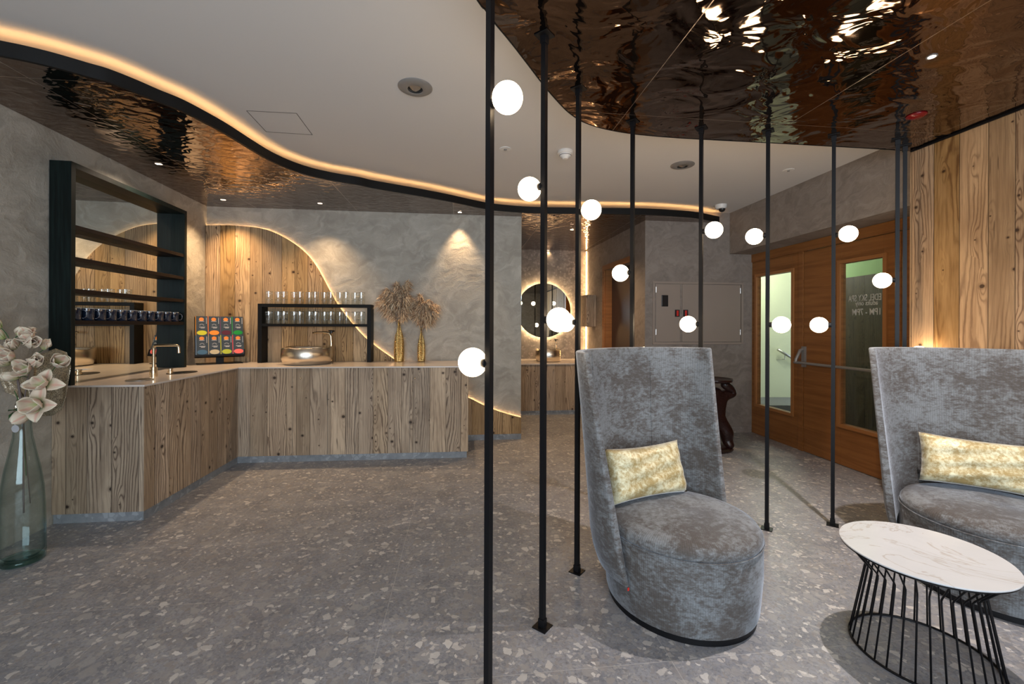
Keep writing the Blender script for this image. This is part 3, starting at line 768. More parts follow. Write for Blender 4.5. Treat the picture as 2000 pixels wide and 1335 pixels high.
bm = B(); box(bm, -0.218, 0.218, -0.062, 0.006, -0.02, 0.0); box(bm, -0.218, -0.2125, -0.062, 0.006, 0.0, 0.40); box(bm, 0.2125, 0.218, -0.062, 0.006, 0.0, 0.05); xf(bm, TM); obj('tray', bm, 'black', tr)
cols = [('yellow', (0.62, 0.60, 0.02), 'yellow'), ('orange', (0.95, 0.27, 0.02), 'orange'), ('dark berry', (0.09, 0.005, 0.02), 'berry'), ('deep green', (0.0, 0.25, 0.03), 'green'),
        ('steel blue', (0.05, 0.13, 0.22), 'blue'), ('beige', (0.52, 0.44, 0.28), 'beige'), ('lime', (0.42, 0.47, 0.03), 'lime'), ('coral pink', (0.90, 0.14, 0.12), 'coral')]
edgec = {'yellow': (0.9, 0.35, 0.02), 'orange': (0.9, 0.2, 0.02), 'dark berry': (0.15, 0.05, 0.12), 'deep green': (0.02, 0.35, 0.05), 'steel blue': (0.15, 0.25, 0.4), 'beige': (0.4, 0.35, 0.25), 'lime': (0.6, 0.6, 0.02), 'coral pink': (0.8, 0.08, 0.1)}
RT = Matrix.Translation(tr.location) @ Matrix.Rotation(na, 4, 'Z') @ TM
for i, (cn, cc, _) in enumerate(cols):
    r_, c_ = divmod(i, 4); x0 = -0.211+c_*0.1057; z0 = 0.2075-r_*0.206; dd = -0.052 if r_ else -0.040
    t_ = thing('tea_box', 'dark slate tea box with %s oval in the %s row of the rack' % (cn, ('upper', 'lower')[r_]), 'tea box', (0, 0, 0), 0, 'tea boxes in the black rack')
    t_.matrix_world = RT @ Matrix.Translation((x0, -0.001, z0))
    bm = B(); box(bm, 0.0005, 0.1045, dd, -0.001, 0.001, 0.2045); obj('carton', bm, 'tea_blue', t_)
    bm = B(); box(bm, 0.0008, 0.006, dd-0.0008, dd, 0.001, 0.204); obj('colour_edge', bm, plain('tea_edge_'+cn.replace(' ', '_'), edgec[cn], 0.5), t_)
    def disc(cx, cz, rx, rz, m, nm, dep=0.0012):
        bm = B(); pts = [(cx+rx*math.cos(a*math.pi/12), cz+rz*math.sin(a*math.pi/12)) for a in range(24)]
        lo = [bm.verts.new((a, dd, b)) for a, b in pts]; hi = [bm.verts.new((a, dd-dep, b)) for a, b in pts]
        bm.faces.new(lo); bm.faces.new(hi)
        for j in range(24): bm.faces.new((lo[j], lo[(j+1) % 24], hi[(j+1) % 24], hi[j]))
        obj(nm, bm, m, t_)
    disc(0.052, 0.172, 0.021, 0.019, 'orange', 'logo_disc')
    disc(0.055, 0.028, 0.043, 0.025, plain('tea_oval_'+cn.replace(' ', '_'), cc, 0.45), 'colour_oval')
    bm = B()
    for (xa, xb, z) in ((0.03, 0.075, 0.150), (0.032, 0.082, 0.086), (0.045, 0.078, 0.077)): box(bm, xa, xb, dd-0.001, dd, z, z+0.0045)
    for j in range(7):
        a_ = R(20+j*23); xf(box(bm, 0.014, 0.022, -0.0006, 0, -0.0012, 0.0012), Matrix.Translation((0.054, dd, 0.102)) @ Matrix.Rotation(-a_, 4, 'Y'), len(bm.verts)-8)
    for j in range(9): box(bm, 0.092, 0.097, dd-0.001, dd, 0.125+j*0.0075, 0.130+j*0.0075)
    obj('printing', bm, 'white_ink', t_)

# black rack with glasses
wa = math.atan(0.115)
pr = at_z(510, 708.6, CT)
RX, RY = pr.x-0.04, pr.y
RW, RD, RH = 1.185, 0.15, 1.574-CT
gr = thing('glass_rack', 'black two-tier bar rack standing on the counter behind the gold basin', 'rack', (RX, RY, CT+0.0005), wa)
for x0 in (0, RW-0.042):
    bm = B(); box(bm, x0, x0+0.042, 0, RD, 0, RH-0.034); obj('side_panel', bm, 'rack_black', gr, bevel=0.001)
bm = B(); box(bm, 0, RW, 0, RD, RH-0.034, RH); obj('top_shelf', bm, 'rack_black', gr, bevel=0.001)
bm = B(); box(bm, 0.042, RW-0.042, 0.003, RD-0.003, 1.358-CT-0.03, 1.358-CT); obj('middle_shelf', bm, 'rack_black', gr, bevel=0.001)
def rack_pt(x, y): return (RX+x*math.cos(wa)-y*math.sin(wa), RY+x*math.sin(wa)+y*math.cos(wa))
g0 = None
def tumbler(label, loc_, group):
    t_ = thing('tumbler', label, 'glass', loc_, 0, group)
    bm = B(); lathe(bm, [(0.0, 0.0), (0.036, 0.0), (0.0385, 0.006), (0.0405, 0.134)], 28, False)
    obj('bowl', bm, 'tumbler', t_, smooth=True, ang=60)
    bm = B(); lathe(bm, [(0.0388, 0.133), (0.0398, 0.1355), (0.0408, 0.133), (0.0398, 0.131)], 28, False); obj('rim', bm, thin_glass('rim_glass', (0.85, 0.88, 0.88), 1.5, (1, 1, 1), 0.3) if 'rim_glass' not in bpy.data.materials else bpy.data.materials['rim_glass'], t_, smooth=True)
    bm = B(); lathe(bm, [(0.0372, 0.045), (0.0378, 0.047), (0.0372, 0.049), (0.0362, 0.047)], 28, False); obj('inner_ring', bm, bpy.data.materials['rim_glass'], t_, smooth=True)
    return t_
for row, z, grp in (('upper', 1.574, 'tumblers on top of the black rack'), ('lower', 1.358, 'tumblers on the middle shelf of the black rack')):
    for i in range(13):
        x = 0.092+i*0.0815+random.uniform(-0.004, 0.004); y = 0.047 if i % 2 == 0 else 0.100
        q = rack_pt(x, y); lab = 'clear glass tumbler %s, %s from the left' % ('on top of the black rack' if row == 'upper' else 'on the middle shelf of the black rack', ORD[i])
        if g0 is None: g0 = tumbler(lab, (q[0], q[1], z+0.001), grp)
        else: dup(g0, (q[0], q[1], z+0.001), random.uniform(0, 1), lab, grp)

# vessel basins with taps
def basin(loc_, rr, h, label, amp=0.008):
    t_ = thing('basin', label, 'basin', loc_)
    wv = lambda a, r, z: (amp*math.sin(3*a+0.6)+amp*0.6*math.sin(5*a)) if z > h*0.9 else 0
    bm = B(); lathe(bm, [(0, 0.0), (rr*0.82, 0.0), (rr*0.93, 0.012), (rr, h*0.45), (rr*0.985, h*0.97), (rr*0.965, h*0.995), (rr*0.945, h*0.96), (rr*0.95, h*0.45), (rr*0.8, 0.03), (0, 0.02)], 96, False, wave=wv)
    obj('bowl', bm, 'basin', t_, smooth=True)
    bm = B(); lathe(bm, [(0, 0.021), (0.03, 0.021), (0.03, 0.026), (0, 0.027)], 20, False); obj('drain', bm, 'champagne', t_, smooth=True)
    return t_
def basin_tap(loc_, h, reach, label, ang):
    t_ = thing('basin_tap', label, 'tap', loc_, ang)
    bm = B(); tube(bm, [(0, 0, 0), (0, 0, 0.02), (0, 0, h*0.6), (-0.005, 0, h*0.86), (-0.022, 0, h*0.95), (-0.06, 0, h*0.975), (-reach*0.7, 0, h*0.985), (-reach, 0, h*0.965)], 0.02, 14, radii=[0.021, 0.017, 0.015, 0.015, 0.015, 0.013, 0.009, 0.007])
    obj('spout', bm, 'champagne', t_, smooth=True)
    bm = B(); lathe(bm, [(0, h*0.955), (0.013, h*0.955), (0.014, h*1.03), (0.0, h*1.03)], 16, False); tube(bm, [(-0.03, 0, h*1.035), (0.035, 0, h*1.02)], 0.008, 8); obj('lever', bm, 'dark_plastic', t_, smooth=True, ang=40)
    return t_
p = P(600, 706, 4.62); basin((p.x, p.y, CT+0.0005), 0.252, 0.175, 'large round gold metal basin with wavy rim on the bar worktop')
p = P(647, 705, 4.84); basin_tap((p.x, p.y, CT+0.0005), 0.335, 0.2, 'tall slender champagne tap beside the large gold basin', wa)

# gold vases with pampas grass
def gold_vase(px, Yv, rr, h, label):
    p = P(px, 705, Yv)
    bm = B(); lathe(bm, [(0, 0), (rr*0.86, 0), (rr*0.95, 0.01), (rr, h*0.25), (rr*0.97, h*0.45), (rr*0.75, h*0.63), (rr*0.42, h*0.76), (rr*0.27, h*0.85), (rr*0.27, h*0.96), (rr*0.37, h), (rr*0.28, h*0.985), (rr*0.2, h*0.9), (rr*0.2, h*0.8)], 36, False)
    o = obj('gold_vase', bm, hammered, smooth=True); o.location = (p.x, p.y, CT+0.0005); tag(o, label, 'vase'); return Vector((p.x, p.y, CT+h))
def hammer():
    k = K('dimpled_gold'); p = k.obj(); x, y, z = k.sep(p)
    v = k.vor(k.vec(k.math('ARCTAN2', y, x)*3.2, z*42), 1.6, dims='2D', rnd=0.25)['Distance']
    k.bump(v, 0.9, 0.006)
    return k.set(col=k.mix(v, (0.80, 0.58, 0.24), (0.45, 0.27, 0.08)), metal=1.0, rough=0.24)
hammered = hammer()
v1 = gold_vase(779.5, 4.93, 0.058, 0.475, 'taller dimpled gold vase at the back of the bar worktop')
v2 = gold_vase(823, 4.96, 0.045, 0.385, 'shorter slim dimpled gold vase to the right of the taller one')
def plume(root, tip, grp, lab, seed, ln=0.2):
    rnd = random.Random(seed)
    t_ = thing('pampas_plume', lab, 'dried grass', root, 0, grp)
    rel = Vector(tip)-Vector(root); ctrl = Vector((rel.x*0.25, rel.y*0.25, rel.z*1.0))
    path = [((1-s)**2)*Vector((0, 0, -0.18))+2*s*(1-s)*ctrl+s*s*rel for s in [i/14 for i in range(15)]]
    bm = B(); tube(bm, path, 0.0016, 5); obj('stalk', bm, 'branch', t_)
    bm = B()
    for i in range(620):
        s = 0.36+0.66*rnd.random()**0.8; s = min(s, 1.0); f = s*14; a = min(int(f), 13); c = path[a].lerp(path[a+1], f-a)
        env = math.sin(max(0.0, min(1.0, (s-0.33)/0.70))*math.pi)**0.7
        dirv = (path[-1]-path[-4]).normalized(); side = Vector((rnd.gauss(0, 1), rnd.gauss(0, 1), rnd.gauss(0, 0.6))).normalized()
        l = (0.030+0.085*rnd.random()**1.3)*(0.40+env*0.85); end = c+side*l*0.75+dirv*l*0.55+Vector((0, 0, -l*0.55)); mid = c.lerp(end, 0.5)+Vector((0, 0, l*0.12))
        wv = side.cross(Vector((0, 0, 1))); wv = wv.normalized()*0.0046 if wv.length > 0.01 else Vector((0.003, 0, 0))
        yl = fwl(root[0])-0.042-root[1]
        a_, b_, c_, d_, e_ = [bm.verts.new((q.x, min(q.y, yl-0.01*rnd.random()), q.z)) for q in (c-wv*0.4, c+wv*0.4, mid+wv, mid-wv, end)]
        mi_x = rnd.choice((0, 0, 1, 2))
        bm.faces.new((a_, b_, c_, d_)).material_index = mi_x; bm.faces.new((d_, c_, e_)).material_index = mi_x
    obj('feather', bm, ['pampas', 'pampas_dark', 'pampas_light'], t_); return t_
tips1 = [(741, 590), (755, 566), (775, 556), (796, 552), (797, 577), (759, 604), (779, 584), (804, 598), (766, 575), (787, 566), (789, 606), (748, 578)]
tips2 = [(806, 586), (820, 578), (837, 588), (850, 596), (812, 608), (842, 616), (827, 592), (832, 606), (849, 606), (816, 596)]
for i, (x, y) in enumerate(tips1):
    q = P(x, y, v1.y-random.uniform(0.0, 0.10)); plume(v1-Vector((0, 0, 0.02)), q, 'pampas plumes in the taller gold vase', 'feathery tan pampas plume in the taller gold vase', 10+i)
for i, (x, y) in enumerate(tips2):
    q = P(x, y, v2.y-random.uniform(0.02, 0.12)); plume(v2-Vector((0, 0, 0.02)), q, 'pampas plumes in the shorter gold vase', 'feathery tan pampas plume in the shorter gold vase', 40+i)

# ================================================================== RECESS WITH WASHBASIN
ra = math.atan(0.115)
def rec(X, back): return Vector((X, D.y+0.115*(X-D.x)-back))
RCT = 0.775
c0, c1 = rec(-1.19, 0.0), rec(1.275, 0.0)
yb = 0.93
vn = thing('vanity_counter', 'spruce-clad washbasin counter in the recess under the round mirror', 'counter', (*rec(0.5, 0.5), 0))
o_ = vn.location.xy
fr0, fr1 = rec(-1.19, yb), rec(1.275, yb)+Vector((0.13, 0))
bm = B(); prism(bm, [p-o_ for p in (fr0, fr1, c1-Vector((0, 0.004)), c0-Vector((0, 0.004)))], 0.066, RCT-0.014); obj('wood_cladding', bm, 'wood', vn)
bm = B(); prism(bm, [p-o_ for p in (fr0+Vector((0, .012)), fr1+Vector((0, .012)), c1-Vector((0, 0.004)), c0-Vector((0, 0.004)))], 0, 0.066); obj('plinth', bm, 'skirting', vn)
bm = B(); prism(bm, [fr0-Vector((0, .012)), fr1-Vector((0, .012)), c1-Vector((0, 0.004)), c0-Vector((0, 0.004))], RCT-0.013, RCT); tag(obj('worktop', bm, 'quartz'), 'pale worktop of the washbasin counter inside the recess', 'worktop')
for px in (1081,):
    p = on_line(px, 722, fr0, fr1); bm = B(); sphere(bm, (0, 0, 0), 0.009, 12, 8); tube(bm, [(0, 0, 0), (0, 0.03, 0)], 0.003, 6)
    k_ = obj('knob', bm, 'champagne', vn, smooth=True); k_.location = p-Vector((*o_, 0))+Vector((0, -0.012, 0))
p = P(1070.5, 705, 6.98); basin((p.x, p.y, RCT+0.0005), 0.205, 0.19, 'smaller round gold metal basin under the round mirror')
p = P(1085.5, 705, 7.28); basin_tap((p.x, p.y, RCT+0.0005), 0.33, 0.11, 'small champagne tap behind the smaller gold basin', ra)
mc = on_line(1062, 606, rec(0, 0.055), rec(1, 0.055)); mr = 0.465
mi_ = thing('round_mirror', 'round backlit mirror on the rear wall of the recess', 'mirror', mc, ra)
def disc_y(bm, r, y0, y1, n=64):
    lo = [bm.verts.new((r*math.cos(2*math.pi*i/n), y0, r*math.sin(2*math.pi*i/n))) for i in range(n)]
    hi = [bm.verts.new((v.co.x, y1, v.co.z)) for v in lo]
    bm.faces.new(lo); bm.faces.new(hi)
    for i in range(n): bm.faces.new((lo[i], lo[(i+1) % n], hi[(i+1) % n], hi[i]))
    return bm
bm = B(); disc_y(bm, mr, -0.012, 0.0); obj('mirror_glass', bm, 'mirror', mi_)
bm = B(); disc_y(bm, mr*0.93, 0.006, 0.045); obj('led_ring', bm, emissive('mirror_led', (1.0, 0.66, 0.34), 45.0), mi_)
bm = B(); disc_y(bm, mr*0.90, 0.001, 0.0045); obj('back_plate', bm, 'white_plastic', mi_)
# vertical led line in the corner
bm = B(); q = D-d*-0.05-nrm*0.008; prism(bm, [q, q+d*0.012, q+d*0.012-nrm*0.008, q-nrm*0.008], RCT+0.01, CEIL-0.02); o = obj('led_profile', bm, emissive('led_line', (1.0, 0.58, 0.25), 45.0)); o['kind'] = 'structure'; o.name = 'trim_6'
# wooden towel box on the right recess wall
p = rw(1164); a = p-d*0.0; b = p-d*0.30
tb = thing('towel_box', 'tall wooden towel box on the recess wall right of the round mirror', 'towel dispenser', (*a, 1.35), math.atan2(d.y, d.x))
# local x points from rear to front along the wall, +y is away from the wall or into it
sgn = 1 if (Matrix.Rotation(math.atan2(d.y, d.x), 2) @ Vector((0, 1))).dot(nrm) < 0 else -1
bm = B(); box(bm, -0.30, 0, *(sorted((sgn*0.003, sgn*0.165))), -0.015, 0.50); obj('case', bm, 'wood', tb, bevel=0.002)
bm = B(); box(bm, -0.24, -0.06, *(sorted((sgn*0.05, sgn*0.12))), -0.019, -0.015); obj('slot', bm, 'black', tb)

# ================================================================== ELECTRICAL CABINET ON THE FACING WALL
ea = math.atan(0.115); fn = Vector((math.sin(ea), -math.cos(ea))); fd = Vector((math.cos(ea), math.sin(ea)))
def fp(px, py): 
    p = on_line(px, py, Bp, Fp); return (p.xy-Bp).dot(fd), p.z
s0, zt = fp(1274, 549); s1, zb2 = fp(1450, 672)
cab = thing('wall_cabinet', 'taupe flush electrical cabinet with two doors on the plaster wall', 'cabinet', (*(Bp+fd*s0), zb2), ea)
cab.name = 'electrical_cabinet'
Wc, Hc = s1-s0, zt-zb2
def cx(px): return fp(px, 600)[0]-s0
def cz(py): return fp(1360, py)[1]-zb2
bm = B(); fw = 0.028
for (a_, b_, c_, d_) in ((0, Wc, 0, fw), (0, Wc, Hc-fw, Hc), (0, fw, fw, Hc-fw), (Wc-fw, Wc, fw, Hc-fw)): box(bm, a_, b_, -0.018, -0.001, c_, d_)
obj('frame', bm, 'cabinet', cab, bevel=0.002)
for j, (xa, xb) in enumerate(((1279.5, 1327), (1331, 1445))):
    bm = B(); box(bm, cx(xa)+0.004, cx(xb), -0.014, -0.001, fw+0.005, Hc-fw-0.005); dr = obj('door', bm, 'cabinet', cab, bevel=0.002)
    xl_ = (1317, 1325.5) if j == 0 else (1333, 1342)
    bm = B(); box(bm, cx(xl_[0]), cx(xl_[1]), -0.024, -0.014, cz(618.5), cz(605)); obj('latch', bm, 'dark_plastic', dr)
    bm = B(); m_ = (cx(xl_[0])+cx(xl_[1]))/2; box(bm, m_-0.012, m_+0.012, -0.030, -0.024, cz(617), cz(606.5)); r_ = obj('latch_key', bm, 'red', dr); r_['label'] = 'red latch'
    for z in (0.12, Hc-0.14):
        hx = 0.01+cx(1279) if j == 0 else cx(1445)-0.006
        bm = B(); tube(bm, [(hx-0.004, -0.02, z), (hx-0.004, -0.02, z+0.07)], 0.006, 8); obj('hinge', bm, 'steel', dr)
bm = B(); box(bm, cx(1290.5), cx(1303), -0.028, -0.014, cz(599), cz(577)); obj('black_panel', bm, 'dark_plastic', cab, bevel=0.004)

# ================================================================== LIGHT POLES
al = R(37); off = 0.079; GR = 0.0535
ud = Vector((math.cos(al), -math.sin(al), 0))
poles = [  # px at floor/ceiling centre, Y, globes (height, side)
    (955.5, 1.56, [(2.14, 1), (1.213, -1)], 'nearest'),
    (1061.5, 1.95, [(1.975, -1), (1.375, 1)], 'second nearest'),
    (1128.5, 2.39, [(1.972, 1), (1.368, -1)], 'third'),
    (1234.5, 2.77, [(1.69, -1), (1.165, 1)], 'fourth'),
    (1368.5, 2.86, [(1.97, 1), (1.362, -1)], 'fifth'),
    (1499, 2.90, [(1.957, -1), (1.36, 1)], 'sixth'),
    (1627.5, 2.96, [(1.97, 1), (1.36, -1)], 'seventh'),
    (1752, 3.02, [(1.675, -1)], 'eighth'),
    (1766.5, 3.13, [(1.16, 1)], 'ninth')]
notes = ['tallest-looking black square light pole in the foreground, first from the left', 'black light pole second from the left, globe lamps at two heights',
         'black light pole just left of the grey armchair, third from the left', 'black light pole rising behind the grey armchair, left of the cabinet',
         'black light pole in front of the electrical cabinet, fifth from the left', 'black light pole in front of the narrow stairwell window, sixth from the left',
         'black light pole in front of the wooden door, seventh from the left', 'black light pole behind the right armchair with one globe over the lettered glass',
         'rightmost black light pole standing against the end of the spruce wall']
for (px, Y, gl, _), lab in zip(poles, notes):
    p = P(px, 635, Y); X = p.x
    t_ = thing('light_pole', lab, 'light pole', (X, Y, 0), 0, 'black light poles with globe lamps')
    rot = Matrix.Rotation(-al, 4, 'Z')
    bm = B(); h = 0.0112; xf(box(bm, -h, h, -h, h, 0.005, CEIL-0.005), rot); obj('bar', bm, 'black', t_)
    for z0, z1, nm in ((0.0, 0.005, 'floor_plate'), (CEIL-0.005, CEIL-0.0005, 'ceiling_plate')):
        bm = B(); xf(box(bm, -0.034, 0.034, -0.034, 0.034, z0, z1), rot)
        zz = (0.005, 0.04) if z0 == 0 else (CEIL-0.04, CEIL-0.005); n0 = len(bm.verts)
        xf(box(bm, -0.0145, 0.0145, -0.0145, 0.0145, *zz), rot, n0); obj(nm, bm, 'black', t_, bevel=0.0008)
    for z, s in gl:
        c = ud*s*off
        bm = B(); sphere(bm, (0, 0, 0), GR, 40, 20); g_ = obj('globe_lamp', bm, 'globe', t_, smooth=True); g_.location = (c.x, c.y, z)
        bm = B(); k0 = -ud*s*(off-0.0112); k1 = -ud*s*(GR-0.006); tube(bm, [k0, k0*0.9+k1*0.1, k1*0.6+k0*0.4, k1*0.98], 0.01, 20, radii=[0.016, 0.017, 0.0165, 0.0165]); obj('globe_holder', bm, 'black', g_, smooth=True, ang=40)

# ================================================================== ARMCHAIRS
def armchair(label, loc_, rot, sc=1.0):
    t_ = thing('armchair', label, 'armchair', loc_, rot, 'grey velvet barrel armchairs')
    sx, sy = 0.355, 0.375
    def ring(n=64): return [(math.cos(2*math.pi*i/n), math.sin(2*math.pi*i/n)) for i in range(n)]
    bm = B(); lathe(bm, [(0, 0), (0.93, 0.0), (0.93, 0.03), (0, 0.03)], 64, False, sx=sx, sy=sy); obj('plinth', bm, 'black', t_, smooth=True, ang=40)
    bm = B(); lathe(bm, [(0, 0.031), (0.95, 0.031), (0.965, 0.05), (1.0, 0.20), (1.0, 0.355), (0.99, 0.362), (0, 0.362)], 64, False, sx=sx, sy=sy); obj('base', bm, 'velvet', t_, smooth=True, ang=50)
    bm = B(); lathe(bm, [(0, 0.363), (0.992, 0.363), (1.004, 0.372), (0.995, 0.392), (0.955, 0.412), (0.85, 0.424), (0.5, 0.436), (0, 0.440)], 64, False, sx=sx, sy=sy); obj('seat', bm, 'velvet', t_, smooth=True)
    bm = B(); tube(bm, [(sx*1.006*c, sy*1.006*s, 0.362) for c, s in ring()], 0.0035, 6, closed=True); obj('piping', bm, 'velvet', t_, smooth=True)
    # wrap-around back
    NV, NA = 14, 40; inner, outer = [], []
    zb_, zt_ = 0.17, 1.222
    for j in range(NV+1):
        v = j/NV; z = zb_+(zt_-zb_)*v
        ph = R(94-13*v); ex = 0.012+0.095*v**1.1; th = 0.050-0.010*v; cyv = 0.095*v; ey = 0.010-0.060*v
        if v < 0.12: z = zb_+(zt_-zb_)*v
        ri, ro = [], []
        for i in range(NA+1):
            s = -1+2*i/NA; a_ = ph*s
            # corners of the wings: thinner towards the edge and rounded bottom
            te = th*(1.0-0.25*abs(s)**8)
            zz = z+(0.07*(1-v)**3)*abs(s)**0.0*0
            rx, ry = sx+ex, sy+ey
            ri.append(Vector((rx*math.sin(a_), ry*math.cos(a_)+cyv, zz)))
            bul = te*(0.45+0.55*min(1, v/0.10)) if v < 0.10 else te
            ro.append(Vector(((rx+bul)*math.sin(a_), (ry+bul)*math.cos(a_)+cyv, zz)))
        inner.append(ri); outer.append(ro)
    bm = B(); vi = [[bm.verts.new(p) for p in r_] for r_ in inner]; vo = [[bm.verts.new(p) for p in r_] for r_ in outer]
    for j in range(NV):
        for i in range(NA):
            bm.faces.new((vi[j][i], vi[j][i+1], vi[j+1][i+1], vi[j+1][i])); bm.faces.new((vo[j][i+1], vo[j][i], vo[j+1][i], vo[j+1][i+1]))
        bm.faces.new((vi[j][0], vi[j+1][0], vo[j+1][0], vo[j][0])); bm.faces.new((vi[j+1][NA], vi[j][NA], vo[j][NA], vo[j+1][NA]))
    for i in range(NA):
        bm.faces.new((vi[NV][i], vi[NV][i+1], vo[NV][i+1], vo[NV][i])); bm.faces.new((vi[0][i+1], vi[0][i], vo[0][i], vo[0][i+1]))
    o = obj('backrest', bm, 'velvet', t_, smooth=True, bevel=0.018); o.modifiers['bevel'].segments = 3; o.modifiers['bevel'].angle_limit = R(50)
    bm = B(); q_ = outer[0][0]; box(bm, q_.x-0.002, q_.x+0.007, q_.y-0.006, q_.y-0.003, q_.z-0.007, q_.z+0.006); lb = obj('fabric_label', bm, 'red', t_); lb['label'] = 'tiny red label at the lower wing corner'
    for s in (-0.36, 0.36):        # stitched seams of the back
        bm = B(); i = (s+1)/2*NA; i0 = int(i)
        tube(bm, [inner[j][i0]*0.999 for j in range(3, NV)]+[inner[NV][i0]*0.999+Vector((0, 0, -0.006))], 0.0022, 5); obj('seam', bm, 'velvet', o)
    return t_
def pillow_bm(w_, h_, t_, seed):
    rnd = random.Random(seed); bm = B(); N = 22; gr_ = []
    for sgn_ in (1, -1):
        g = []
        for i in range(N+1):
            row = []
            for j in range(N+1):
                a_, b_ = -1+2*i/N, -1+2*j/N
                x = a_*w_/2*(1-0.05*(1-b_*b_)); z = b_*h_/2*(1-0.10*(1-a_*a_))
                tt = t_/2*((1-a_**4)*(1-b_**4))**0.5
                tt *= 1+0.10*math.sin(7*a_+3*b_+seed)+0.07*math.sin(11*b_-4*a_)
                row.append(Vector((x, sgn_*tt, z)))
            g.append(row)
        gr_.append(g)
    for gi, g in enumerate(gr_):
        vs = [[bm.verts.new(p) for p in r_] for r_ in g]
        for i in range(N):
            for j in range(N): bm.faces.new((vs[i][j], vs[i+1][j], vs[i+1][j+1], vs[i][j+1]))
    bmesh.ops.remove_doubles(bm, verts=bm.verts[:], dist=0.0004)
    return bm
C1 = Vector((0.835, 2.175)); R1 = R(31)
armchair('grey crushed-velvet high-back armchair in the middle of the room behind the poles', (C1.x, C1.y, 0), R1)
C2 = Vector((2.50, 2.27)); R2 = R(-35)
armchair('grey-brown velvet high-back armchair at the right edge by the spruce wall', (C2.x, C2.y, 0), R2)
def pillow(label, c, z, w_, h_, rz, tilt, roll, seed):
    t_ = thing('cushion', label, 'cushion', (c[0], c[1], z), rz)
    bm = pillow_bm(w_, h_, 0.13, seed); xf(bm, Matrix.Rotation(tilt, 4, 'X') @ Matrix.Rotation(roll, 4, 'Y')); 
    mz = min(v.co.z for v in bm.verts)
    for v in bm.verts: v.co.z -= mz
    obj('cover', bm, 'gold_velvet', t_, smooth=True)
def chair_pt(Cc, rot, x, y): return (Cc.x+x*math.cos(rot)-y*math.sin(rot), Cc.y+x*math.sin(rot)+y*math.cos(rot))
pillow('pale gold velvet cushion leaning in the middle armchair', chair_pt(C1, R1, 0.0, 0.205), 0.432, 0.50, 0.28, R1-R(8), R(-16), R(0), 3)
pillow('pale gold velvet cushion on the armchair at the right edge', chair_pt(C2, R2, 0.02, 0.22), 0.434, 0.54, 0.28, R2+R(4), R(-14), R(2), 8)

# ================================================================== WIRE TABLE
TC = Vector((1.70, 1.80)); TZ = 0.425
tb_ = thing('side_table', 'low round marble-top table on black wire base in front of right armchair', 'table', (TC.x, TC.y, 0))
bm = B(); lathe(bm, [(0, TZ-0.0065), (0.2745, TZ-0.0065), (0.276, TZ-0.005), (0.276, TZ-0.0015), (0.2745, TZ), (0, TZ)], 96, False); obj('tabletop', bm, 'marble', tb_, smooth=True, ang=30)
bm = B(); lathe(bm, [(0, TZ-0.019), (0.262, TZ-0.019), (0.2725, TZ-0.013), (0.2725, TZ-0.0072), (0, TZ-0.0072)], 96, False); obj('under_rim', bm, 'black', tb_, smooth=True, ang=40)
bm = B(); tube(bm, [(0.238*math.cos(a*math.pi/48), 0.238*math.sin(a*math.pi/48), 0.005) for a in range(96)], 0.005, 8, closed=True); obj('base_ring', bm, 'black', tb_, smooth=True)
NR = 34
for i in range(NR):
    a_ = 2*math.pi*i/NR; c_, s_ = math.cos(a_), math.sin(a_)
    pts = [(0.250, TZ-0.02), (0.245, TZ-0.026), (0.190, 0.333), (0.183, 0.322), (0.1835, 0.308), (0.236, 0.008)]
    bm = B(); tube(bm, [(r_*c_, r_*s_, z) for r_, z in pts], 0.0034, 7); obj('rod', bm, 'black', tb_, smooth=True)

# ================================================================== CARVED SIDE TABLE (behind the armchair)
sp = Vector((2.19, 4.74)); 
st = thing('carved_figure_table', 'dark carved wooden figure holding up a small round tray behind the middle armchair', 'carved table', (sp.x, sp.y, 0), R(8))
def skin(name, verts, edges, radii, m, parent, sub=2):
    me = bpy.data.meshes.new(name); me.from_pydata(verts, edges, []); me.materials.append(M[m])
    o = bpy.data.objects.new(name, me); C.objects.link(o); o.parent = parent
    sk = o.modifiers.new('skin', 'SKIN')
    for v, r_ in zip(me.skin_vertices[0].data, radii): v.radius = (r_, r_)
    me.skin_vertices[0].data[0].use_root = True
    sk.use_smooth_shade = True
    sb = o.modifiers.new('sub', 'SUBSURF'); sb.levels = sub; sb.render_levels = sub
    return o
v_ = [(0, 0, 0.30), (0, -0.01, 0.42), (0, -0.02, 0.54), (0, -0.02, 0.62), (0, -0.03, 0.69),
      (0.10, 0, 0.28), (0.16, -0.03, 0.18), (0.15, -0.02, 0.09), (0.17, -0.10, 0.035),
      (-0.10, 0, 0.28), (-0.16, -0.03, 0.18), (-0.15, -0.02, 0.09), (-0.17, -0.10, 0.035),
      (0.10, -0.02, 0.60), (0.225, -0.04, 0.625), (0.15, -0.05, 0.70), (0.06, -0.05, 0.735),
      (-0.10, -0.02, 0.60), (-0.225, -0.04, 0.625), (-0.15, -0.05, 0.70), (-0.06, -0.05, 0.735)]
e_ = [(0, 1), (1, 2), (2, 3), (3, 4), (0, 5), (5, 6), (6, 7), (7, 8), (0, 9), (9, 10), (10, 11), (11, 12), (2, 13), (13, 14), (14, 15), (15, 16), (2, 17), (17, 18), (18, 19), (19, 20)]
r__ = [0.11, 0.09, 0.12, 0.09, 0.07, 0.08, 0.085, 0.055, 0.05, 0.08, 0.085, 0.055, 0.05, 0.07, 0.055, 0.06, 0.04, 0.07, 0.055, 0.06, 0.04]
skin('figure', v_, e_, r__, 'statue', st)
bm = B(); lathe(bm, [(0, 0.735), (0.10, 0.738), (0.19, 0.752), (0.20, 0.775), (0.195, 0.782), (0.17, 0.770), (0, 0.762)], 48, False); obj('tray', bm, 'statue', st, smooth=True)
